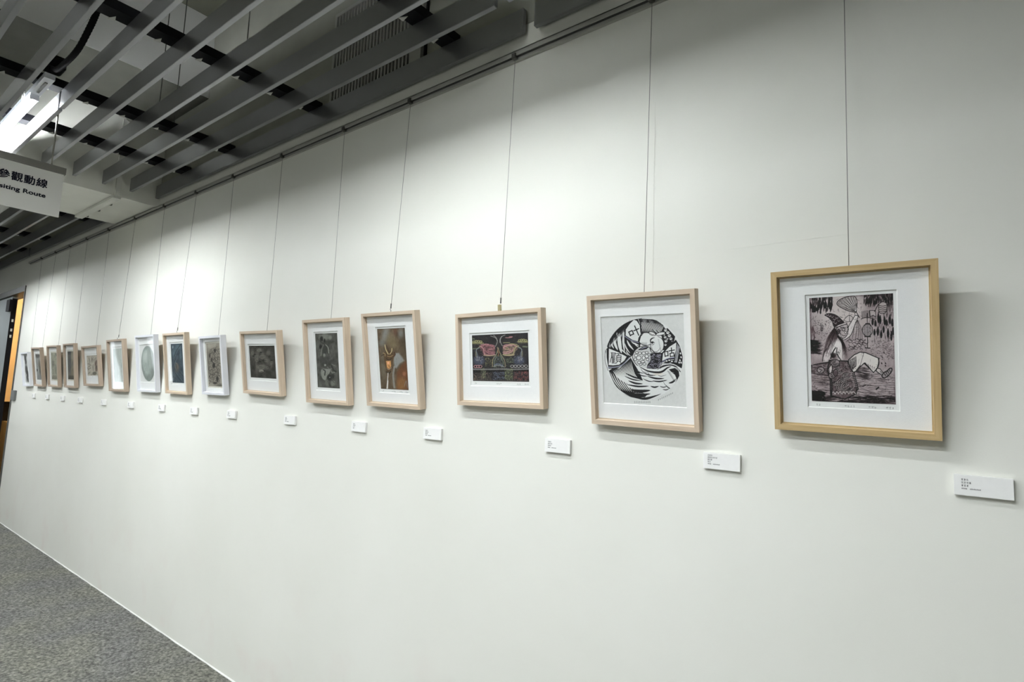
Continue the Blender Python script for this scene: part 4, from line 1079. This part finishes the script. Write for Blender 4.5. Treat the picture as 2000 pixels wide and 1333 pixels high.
# --- print 7: tangled roots in white frame (crop 310,640 x7.41)
def art_roots():
    A = Art(120, 185, [(693, 232), (880, 225), (917, 850), (728, 845)], (150, 144, 134), 7)
    A.wk = 0.62
    s = A.stroke; E = A.emask; rg = A.rng
    A.b += ((A.fbm(6, 1.5) - .5) * 50)[..., None]
    A.mix(E(760, 270, 60, 40, soft=40) * .7, (176, 170, 158)); A.mix(E(760, 830, 40, 30, soft=30) * .6, (172, 166, 154)); A.mix(E(715, 550, 14, 200, soft=16) * .6, (92, 88, 84)); A.mix(E(890, 840, 40, 30, soft=30) * .7, (92, 88, 82))
    A.mix(E(805, 550, 80, 270, -4, soft=40) * .45, (112, 106, 98))
    for _ in range(170):
        cx, cy = rg.uniform(735, 885), rg.uniform(290, 800); r = rg.uniform(7, 24); a0 = rg.uniform(0, 6)
        s([(cx + r * math.cos(t), cy + r * 1.5 * math.sin(t)) for t in np.linspace(a0, a0 + 4, 7)], rg.uniform(4, 8), (58, 54, 50), .8)
        s([(cx + 6 + r * .6 * math.cos(t), cy + 6 + r * .9 * math.sin(t)) for t in np.linspace(a0, a0 + 4, 7)], 5, (186, 180, 168), .6)
    for x, y, rx, ry in ((815, 330, 14, 26), (800, 545, 20, 36), (850, 740, 16, 40), (815, 800, 26, 16), (770, 460, 10, 26), (745, 400, 8, 26)): A.ell(x, y, rx, ry, (44, 41, 39), .85, soft=12)
    return A.grade(1.1, 0, 14, 60)
ART.append(art_roots())

# --- print 8: dark blue print (crop 310,640)
def art_blue():
    A = Art(110, 160, [(175, 238), (343, 230), (365, 805), (203, 800)], (66, 76, 84), 8)
    s = A.stroke; E = A.emask
    A.b += ((A.fbm(6, 1.5) - .5) * 46)[..., None]
    for x, y, rx, ry, a in ((250, 330, 30, 70, 20), (300, 280, 26, 40, -30), (215, 400, 20, 50, 0), (320, 420, 14, 80, 0)): A.mix(E(x, y, rx, ry, a, soft=26) * .5, (104, 122, 130))
    A.ell(206, 288, 9, 22, (150, 162, 166), .8, soft=8); A.mix(E(265, 590, 34, 60, soft=30) * .6, (104, 92, 80)); s([(250, 520), (275, 545), (280, 600)], 10, (140, 120, 104), .7)
    for P in ([(230, 650), (270, 700), (330, 780)], [(210, 700), (260, 750)], [(300, 640), (350, 700)], [(320, 250), (260, 340), (230, 420)], [(250, 460), (220, 540), (240, 620)]): s(P, 11, (44, 52, 58), .8); s([(p[0] + 12, p[1]) for p in P], 6, (120, 132, 138), .5)
    A.scratch(90, 180, 240, 360, 800, 60, 26, 4, (40, 48, 54), .4, jit=90); A.scratch(60, 180, 240, 360, 800, 60, 26, 4, (120, 132, 138), .35, jit=90)
    return A.grade(1.2, 6, 12, 60, (36, 44, 52), (150, 164, 170))
ART.append(art_blue())

# --- print 9: pale grey-green disc on white paper
def art_disc():
    A = Art(150, 150, [(0, 0), (290, 0), (290, 283), (0, 283)], (214, 214, 213), 9)
    E = A.emask
    m = E(150, 143, 124, 131); n = A.fbm(9)
    A.mix(m, (134, 142, 137)); A.mix(m * E(130, 130, 88, 96, soft=26) * .75, (172, 180, 175)); A.mix(m * E(110, 92, 40, 34, soft=40) * .5, (196, 202, 198))
    A.b += (((n - .5) * 34) * m)[..., None]
    for k in range(11): A.stroke([(40 + 20 * k, 150 + 60 * math.sin(k)), (60 + 20 * k, 170 + 40 * math.sin(k + 1)), (70 + 20 * k, 200)], 3, (112, 120, 116), .4, clip=m)
    A.stroke([(262, 150), (272, 170), (255, 215), (220, 245)], 12, (96, 104, 102), .6, clip=m)
    return A.grade(1.1, 0, 6)
ART.append(art_disc())

def art_pale():
    A = Art(80, 115, [(0, 0), (186, 0), (186, 273), (0, 273)], (176, 182, 177), 10)
    A.b += ((A.fbm(9, 1.5) - .5) * 44)[..., None]
    A.scratch(120, 0, 0, 186, 273, 60, 24, 4, (140, 148, 144), .45, jit=90); A.scratch(90, 0, 0, 186, 273, 60, 20, 4, (206, 210, 206), .45, jit=90)
    A.ell(98, 240, 14, 22, (200, 202, 200), soft=8); A.ell(98, 240, 6, 10, (140, 146, 142), soft=5)
    return A.grade(1.1, 4, 10)
ART.append(art_pale())

# --- print 11: feathery strokes (crop 110,650 x8.89)
def art_feather():
    A = Art(110, 80, [(530, 400), (700, 400), (730, 750), (555, 745)], (178, 170, 156), 11)
    s = A.stroke
    A.b += ((A.fbm(7) - .5) * 30)[..., None]
    D = (92, 86, 80)
    s([(532, 403), (700, 404)], 6, D, .8)
    for P in ([(560, 430), (580, 470), (590, 540)], [(610, 420), (620, 460), (600, 520)], [(640, 420), (630, 470), (625, 530)], [(540, 540), (580, 545), (610, 570)], [(550, 650), (590, 620), (620, 610)], [(570, 590), (600, 570)], [(560, 720), (590, 680)], [(670, 480), (690, 430)], [(650, 540), (640, 600), (650, 680)], [(600, 740), (640, 730)], [(540, 600), (570, 640)], [(660, 450), (650, 500)]):
        s(P, 11, D, .8, taper=2)
    A.ell(690, 530, 18, 50, (86, 60, 52), .85, ang=12, soft=12); A.ell(700, 620, 22, 60, (96, 76, 62), .8, soft=12); A.ell(670, 710, 34, 30, (88, 84, 74), .85, soft=12); A.ell(700, 600, 8, 26, (60, 44, 42), .8, soft=6)
    A.scratch(60, 540, 410, 720, 740, 70, 40, 5, (110, 104, 96), .5, jit=60)
    return A.grade(1.1, 6, 12)
ART.append(art_feather())

def art_tall():
    A = Art(60, 90, [(200, 325), (303, 325), (305, 820), (212, 812)], (132, 126, 114), 12)
    A.b += ((A.fbm(5, 2) - .5) * 50)[..., None]
    A.ell(230, 350, 30, 34, (58, 58, 58), soft=20); A.ell(235, 540, 30, 190, (84, 84, 84), .85, soft=22); A.ell(292, 530, 12, 50, (70, 60, 58), .8, soft=10); A.ell(275, 450, 16, 90, (166, 156, 136), .7, soft=14)
    A.ell(255, 790, 60, 40, (66, 60, 54), .85, soft=26); A.ell(275, 680, 16, 80, (130, 118, 92), .6, soft=14); A.scratch(60, 205, 330, 300, 810, 85, 60, 4, (50, 50, 50), .4)
    return A.grade(1.2, 4, 12)
ART.append(art_tall())
def art_speck():
    A = Art(70, 100, [(665, 285), (770, 270), (785, 785), (675, 770)], (158, 156, 142), 13)
    A.b += ((A.fbm(8, 1.6) - .5) * 60)[..., None]
    A.ell(695, 480, 20, 60, (104, 104, 98), .7, soft=18); A.ell(760, 310, 16, 30, (100, 100, 96), .7, soft=14); A.ell(720, 740, 60, 40, (118, 114, 104), .7, soft=26); A.ell(745, 560, 14, 60, (112, 112, 106), .6, soft=14)
    A.scratch(90, 670, 290, 780, 780, 60, 30, 4, (92, 92, 88), .5, jit=80); A.scratch(60, 670, 290, 780, 780, 60, 30, 4, (190, 186, 172), .4, jit=80)
    return A.grade(1.2, 0, 14)
ART.append(art_speck())
def art_grey():
    A = Art(70, 100, [(380, 310), (465, 305), (495, 785), (410, 775)], (150, 150, 148), 14)
    A.b += ((A.fbm(5, 1.6) - .5) * 30)[..., None]
    A.ell(415, 335, 40, 44, (92, 90, 88), .85, soft=20); A.ell(462, 560, 18, 130, (78, 74, 66), .85, soft=12); A.ell(440, 480, 12, 80, (108, 102, 92), .7, soft=10); A.ell(408, 605, 11, 24, (48, 46, 52), soft=5); A.ell(485, 720, 14, 50, (84, 80, 72), .85, soft=10)
    A.ell(440, 740, 30, 50, (132, 134, 134), .8, soft=12)
    return A.grade(1.15, 4, 10)
ART.append(art_grey())
def art_brush():
    A = Art(70, 110, [(185, 325), (275, 325), (285, 850), (195, 850)], (206, 206, 204), 15)
    K = (72, 70, 72)
    for x, y, rx, ry in ((206, 380, 16, 50), (214, 450, 14, 50), (216, 590, 24, 70), (230, 660, 26, 40), (234, 750, 22, 60), (240, 820, 10, 30), (262, 620, 8, 40), (250, 700, 10, 40)): A.ell(x, y, rx, ry, K, .85, soft=12)
    A.ell(190, 330, 20, 8, (110, 110, 108), .8, soft=6); A.ell(250, 760, 8, 20, (190, 188, 184), soft=6)
    A.scratch(40, 195, 360, 270, 840, 80, 50, 5, (120, 118, 116), .6, jit=30)
    return A.grade(1.1, 0, 8)
ART.append(art_brush())
#ART-END

# ------------------------------------------------------------------ framed prints
FD = 0.032     # frame depth
def rail_mesh(L, fw, m, name):
    """One mitred moulding, long axis on local x, outer edge at z=0 growing to z=fw, rear at y=0, front at y=-FD."""
    prof = [(0, 0), (0, -FD), (fw, -FD), (fw + .0015, -.0165), (fw + .0045, -.0165), (fw + .0045, -.006), (fw - .002, -.006), (fw - .002, 0)]
    bm = bmesh.new()
    A = [bm.verts.new((-L / 2 + a, y, a)) for a, y in prof]
    B = [bm.verts.new((L / 2 - a, y, a)) for a, y in prof]
    n = len(prof)
    for i in range(n): bm.faces.new((A[i], A[(i + 1) % n], B[(i + 1) % n], B[i]))
    bm.faces.new(A[::-1]); bm.faces.new(B)
    bmesh.ops.recalc_face_normals(bm, faces=bm.faces)
    me = bpy.data.meshes.new(name)
    bm.to_mesh(me); bm.free()
    me.materials.append(m)
    return me

def picture(lab, x, z, W, H, th, roll, wood, win, pr, art, caption=None, fw=.0145, matmat=None, extra=None):
    """win / pr: (u0,u1,v0,v1) of the mat window and of the inked image, from the bottom centre of the frame."""
    t = thing('framed_print', lab, 'framed picture', (x, -.0015, z), 'framed prints hung in a row on the white wall')
    t.rotation_mode = 'ZYX'
    t.rotation_euler = (th, -roll, 0)
    for (L, px, pz, rot) in ((W, 0, 0, 0), (W, 0, H, math.pi), (H, -W / 2, H / 2, math.pi / 2), (H, W / 2, H / 2, -math.pi / 2)):
        o = bpy.data.objects.new('frame_rail', rail_mesh(L, fw, wood, 'frame_rail'))
        COL.objects.link(o); o.parent = t; o.location = (px, 0, pz); o.rotation_euler = (0, rot, 0)
    iw, ih = W / 2 - fw + .001, fw - .001
    # mat board with a bevelled window
    u0, u1, v0, v1 = win
    ym, th2 = -.0150, .0026
    bm = bmesh.new()
    def ring(u0, u1, v0, v1, y): return [bm.verts.new(p) for p in ((u0, y, v0), (u1, y, v0), (u1, y, v1), (u0, y, v1))]
    O = ring(-iw, iw, ih, H - ih, ym); I1 = ring(u0, u1, v0, v1, ym); I2 = ring(u0 + th2 * .6, u1 - th2 * .6, v0 + th2 * .6, v1 - th2 * .6, ym + th2)
    O2 = ring(-iw, iw, ih, H - ih, ym + th2)
    for k in range(4):
        j = (k + 1) % 4
        bm.faces.new((O[k], O[j], I1[j], I1[k]))
        f = bm.faces.new((I1[k], I1[j], I2[j], I2[k])); f.material_index = 1
        bm.faces.new((I2[k], I2[j], O2[j], O2[k])); bm.faces.new((O2[k], O2[j], O[j], O[k]))
    link('mat_board', bm, [matmat or M_MAT, M_BEVEL], t)
    # sheet of paper behind the window, and the inked image on it
    bm = bmesh.new(); box_bm(bm, (u0 - .006, ym + th2 + .0008, v0 - .006), (u1 + .006, ym + th2 + .0013, v1 + .006))
    sh = link('paper_sheet', bm, M_PAPER2 if caption == 'cream' else M_PAPER, t)
    a0, a1, b0, b1 = pr
    me = art.grid_mesh(a1 - a0, b1 - b0, 'print_image')
    im = bpy.data.objects.new('print_image', me); COL.objects.link(im); im.parent = t
    im.location = ((a0 + a1) / 2, ym + th2 + .0004, b0)
    # pencilled caption marks under the image
    if caption:
        rng = random.Random(int(abs(x) * 1000))
        bm = bmesh.new()
        yb = b0 - .0095
        for (cx, n) in ((a0 + .012, 2), ((a0 + a1) / 2 - .015, 4), (a1 - .055, 3), (a1 - .018, 3)):
            for k in range(n):
                for q in range(4):
                    xx = cx + k * .0062 + rng.uniform(-.001, .001); zz = yb + rng.uniform(-.002, .002); l = rng.uniform(.001, .0026)
                    if rng.random() < .5: box_bm(bm, (xx - l, ym + th2 + .0003, zz), (xx + l, ym + th2 + .0006, zz + .0005))
                    else: box_bm(bm, (xx, ym + th2 + .0003, zz - l), (xx + .0005, ym + th2 + .0006, zz + l))
        link('pencil_caption', bm, M_PENCIL, t)
    bm = bmesh.new(); box_bm(bm, (-iw, -.0180, ih), (iw, -.0179, H - ih)); link('glass_pane', bm, M_GLASS, t)
    bm = bmesh.new(); box_bm(bm, (-iw, -.0110, ih), (iw, -.0065, H - ih)); link('backing_board', bm, M_BACK, t)
    if extra: extra(t, W, H)
    return t
M_PAPER = mat('print_paper', (0.88, 0.88, 0.875), 0.85, noise=.01, scale=200)
M_PAPER2 = mat('cream_paper', (0.74, 0.71, 0.64), 0.85, noise=.01, scale=200)
M_PENCIL = mat('pencil_grey', (0.22, 0.22, 0.23), 0.7)
def brass_plate(t, W, H):
    bm = bmesh.new(); box_bm(bm, (-.0065, -.010, H - .02), (.0065, -.001, H + .026)); link('hanging_plate', bm, M_BRASS, t, bevel=.0008)
def small_hook(t, W, H):
    bm = bmesh.new(); tube_bm(bm, [(0, -.006, H - .01), (0, -.006, H + .008), (-.004, -.006, H + .012), (0, -.006, H + .017), (.003, -.006, H + .012)], .0016, 8); link('hanging_hook', bm, M_STEEL, t, smooth=True)

TP, TL_ = (.356, .425), (.416, .363)
WP, PP = (-.1045, .1, .062, .3605), (-.095, .0905, .0785, .351)
WL, PL = (-.150, .1435, .0765, .286), (-.1395, .135, .096, .2765)
FR = [
 ('yellow pine frame, rightmost, dark etching of a long-haired figure waving a feather fan', -.194, 1.551, .364, .428, .141, -.014, M_PINE, (-.1025, .101, .0625, .362), (-.0928, .092, .079, .353), ART[0], 'y', None),
 ('pale maple frame with a round black-and-white woodcut of a bird and waves', -.764, 1.534, .361, .426, .165, -.018, M_MAPLE, (-.142, .139, .0685, .3555), (-.1415, .1385, .069, .355), ART[1], None, None),
 ('maple frame under brass plate, black print of two coloured heads face to face', -1.351, 1.575, .418, .364, .108, -.001, M_MAPLE, (-.151, .144, .0765, .286), (-.1395, .1355, .096, .277), ART[2], 'y', brass_plate),
 ('maple frame with a brown colour print of a horned dragon head', -1.949, 1.551, .356, .424, .176, -.016, M_MAPLE, (-.107, .0985, .0615, .3605), (-.095, .0895, .0785, .351), ART[3], 'y', small_hook),
 ('maple frame with a tall dark grey mottled print, left of the brown dragon print', -2.443, 1.549, .352, .423, .154, -.017, M_MAPLE, (-.1075, .096, .063, .36), (-.0965, .088, .078, .351), ART[4], None, None),
 ('landscape maple frame with a smoky near-black print of faint faces', -3.066, 1.579, .406, .361, .167, -.024, M_MAPLE, (-.151, .1385, .0765, .2865), (-.1415, .133, .0925, .2765), ART[5], None, None),
 ('white frame with a grey etching of curling tangled roots on cream', -3.645, 1.563, .296, .371, .155, -.004, M_WHITEWOOD, (-.1, .094, .040, .334), (-.090, .085, .0515, .3215), ART[6], 'cream', None),
 ('maple frame with a tall dark blue print, between the two white frames', -4.180, 1.555, .348, .418, .144, -.011, M_MAPLE, (-.1045, .1, .060, .3565), (-.095, .0875, .0745, .344), ART[7], None, small_hook),
 ('white frame with a large pale grey-green round print', -4.69, 1.557, .350, .421, .137, -.006, M_WHITEWOOD, (-.150, .140, .069, .352), (-.150, .140, .069, .352), ART[8], None, None),
 ('brown wooden frame with a very pale grey-green etching, left of the round print', -5.288, 1.548, .350, .418, .14, .002, M_BIRCH, (-.1045, .1, .062, .3605), (-.095, .0905, .0755, .3445), ART[9], None, small_hook),
 ('brown landscape frame with a pale print of feathery dark strokes', -5.900, 1.581, .405, .351, .15, .004, M_BIRCH, (-.150, .1435, .0765, .280), (-.1395, .122, .090, .266), ART[10], 'y', None),
 ('narrow brown frame holding a tall dark print, fourth from the far end', -6.50, 1.555, .318, .413, .12, -.008, M_BIRCH, (-.105, .1, .060, .352), (-.095, .085, .0755, .340), ART[11], 'cream', None),
 ('brown frame holding a light speckled print, third from the far end', -7.012, 1.554, .345, .410, .129, -.017, M_BIRCH, (-.112, .1, .056, .352), (-.102, .09, .071, .339), ART[12], 'cream', None),
 ('brown frame with a grey and dark landscape print, second from the far end', -7.530, 1.552, .325, .407, .162, -.024, M_BIRCH, (-.11, .1, .052, .350), (-.098, .085, .068, .336), ART[13], None, None),
 ('white frame with a black brush-like figure, farthest print beside the doorway', -7.985, 1.546, .285, .370, .153, .010, M_WHITEWOOD, (-.105, .1, .030, .345), (-.095, .09, .040, .335), ART[14], None, None),
]
which = ['rightmost etching', 'round black-and-white woodcut', 'black print with two coloured heads', 'brown dragon print', 'tall grey mottled print', 'smoky landscape print',
         'white-framed tangled-roots print', 'dark blue print', 'white-framed round print', 'very pale green-grey print', 'feathery-stroke landscape print', 'tall dark print fourth from the far end',
         'speckled print third from the far end', 'grey print second from the far end', 'farthest white-framed print']
for (lab, x, z, W, H, th, roll, wood, win, pr, art, cap, ex) in FR:
    picture(lab, x, z, W, H, th, roll, wood, win, pr, art, cap, extra=ex)

# hanging wires, one per picture
WX = [(-.189, -.192), (-.757, -.757), (-1.345, -1.347), (-1.965, -1.944), (-2.475, -2.437), (-3.075, -3.050), (-3.66, -3.632), (-4.20, -4.172), (-4.745, -4.700), (-5.325, -5.27),
      (-5.94, -5.885), (-6.53, -6.47), (-7.045, -6.985), (-7.53, -7.49), (-8.06, -7.94)]
for i, (xt, xb) in enumerate(WX):
    _, x, z, W, H, th, roll = FR[i][:7]
    t = thing('hanging_wire', 'thin steel wire holding the %s' % which[i], 'picture wire', (xt, -.022, RZ), 'steel wires holding the framed prints')
    ztop = z + math.cos(th) * H
    if i == 2: zend, yy = ztop + .030, -.0015 - math.sin(th) * (H + .02) - .004
    elif FR[i][12] is small_hook: zend, yy = ztop + .014, -.0015 - math.sin(th) * (H + .012) - .004
    else: zend, yy = ztop - .05, -.0015 - math.sin(th) * (H - .05) + .012
    bm = bmesh.new(); tube_bm(bm, [(0, 0, -.004), (xb - xt, yy + .022, zend - RZ)], .0010, 6); link('cable', bm, M_STEEL, t, smooth=True)
    bm = bmesh.new(); box_bm(bm, (-.010, -.014, -.012), (.010, .006, .011)); link('rail_clamp', bm, M_CLAMP, t, bevel=.002)
    if zend > ztop:
        bm = bmesh.new(); tube_bm(bm, [(xb - xt, yy + .022, zend - RZ + .022), (xb - xt, yy + .022, zend - RZ)], .0026, 8); link('wire_ferrule', bm, M_CLAMP, t, smooth=True)

# ------------------------------------------------------------------ captions on foam board
LX = [.0585, -.5265, -1.093, -1.716, -2.209, -2.798, -3.437, -3.943, -4.458, -5.039, -5.638, -6.243, -6.758, -7.263, -7.761]
proto = None
for i, x in enumerate(LX):
    t = thing('wall_label', 'small white caption board, lower right of the %s' % which[i], 'caption label', (x, 0, 1.4455), 'white caption boards under the prints')
    bm = bmesh.new(); box_bm(bm, (-.0525, -.0120, -.0235), (.0525, -.0008, .0235)); b = link('board', bm, M_FOAM, t, bevel=.0004)
    b.rotation_euler = (0, math.radians([0.3, 0.4, 0.2, 0, .5, -.2, .1, 0][i % 8]), 0)
    rng = random.Random(50 + i)
    bm = bmesh.new()
    rowsn = [3, 6 if i == 1 else 4, 3] + ([2] if i == 1 else [])
    z0 = .0155 if i == 1 else .0125
    dz = .0062 if i == 1 else .0068
    def glyph(cx, cz, h):
        # a tiny character built of short strokes, too small to read in the photo
        for q in range(3): box_bm(bm, (cx - h * .45, -.0124, cz - h * .4 + q * h * .38), (cx + h * (.2 + .25 * rng.random()), -.0119, cz - h * .4 + q * h * .38 + h * .13))
        box_bm(bm, (cx - h * .08 + rng.uniform(-.2, .2) * h, -.0124, cz - h * .5), (cx + h * .06, -.0119, cz + h * .5))
    for r, n in enumerate(rowsn):
        for k in range(n): glyph(-.0405 + .0035 + k * .0047, z0 - r * dz, .0042)
    zz = z0 - len(rowsn) * dz
    for k in range(4): box_bm(bm, (-.0385 + k * .0026, -.0124, zz - .0013), (-.0370 + k * .0026, -.0119, zz + .0014))
    if i != 4:
        for k in range(8): box_bm(bm, (-.0235 + k * .0025, -.0124, zz - .0013), (-.0221 + k * .0025, -.0119, zz + .0010 + .0005 * (k % 2)))
    link('caption_text', bm, M_INK, t).rotation_euler = b.rotation_euler
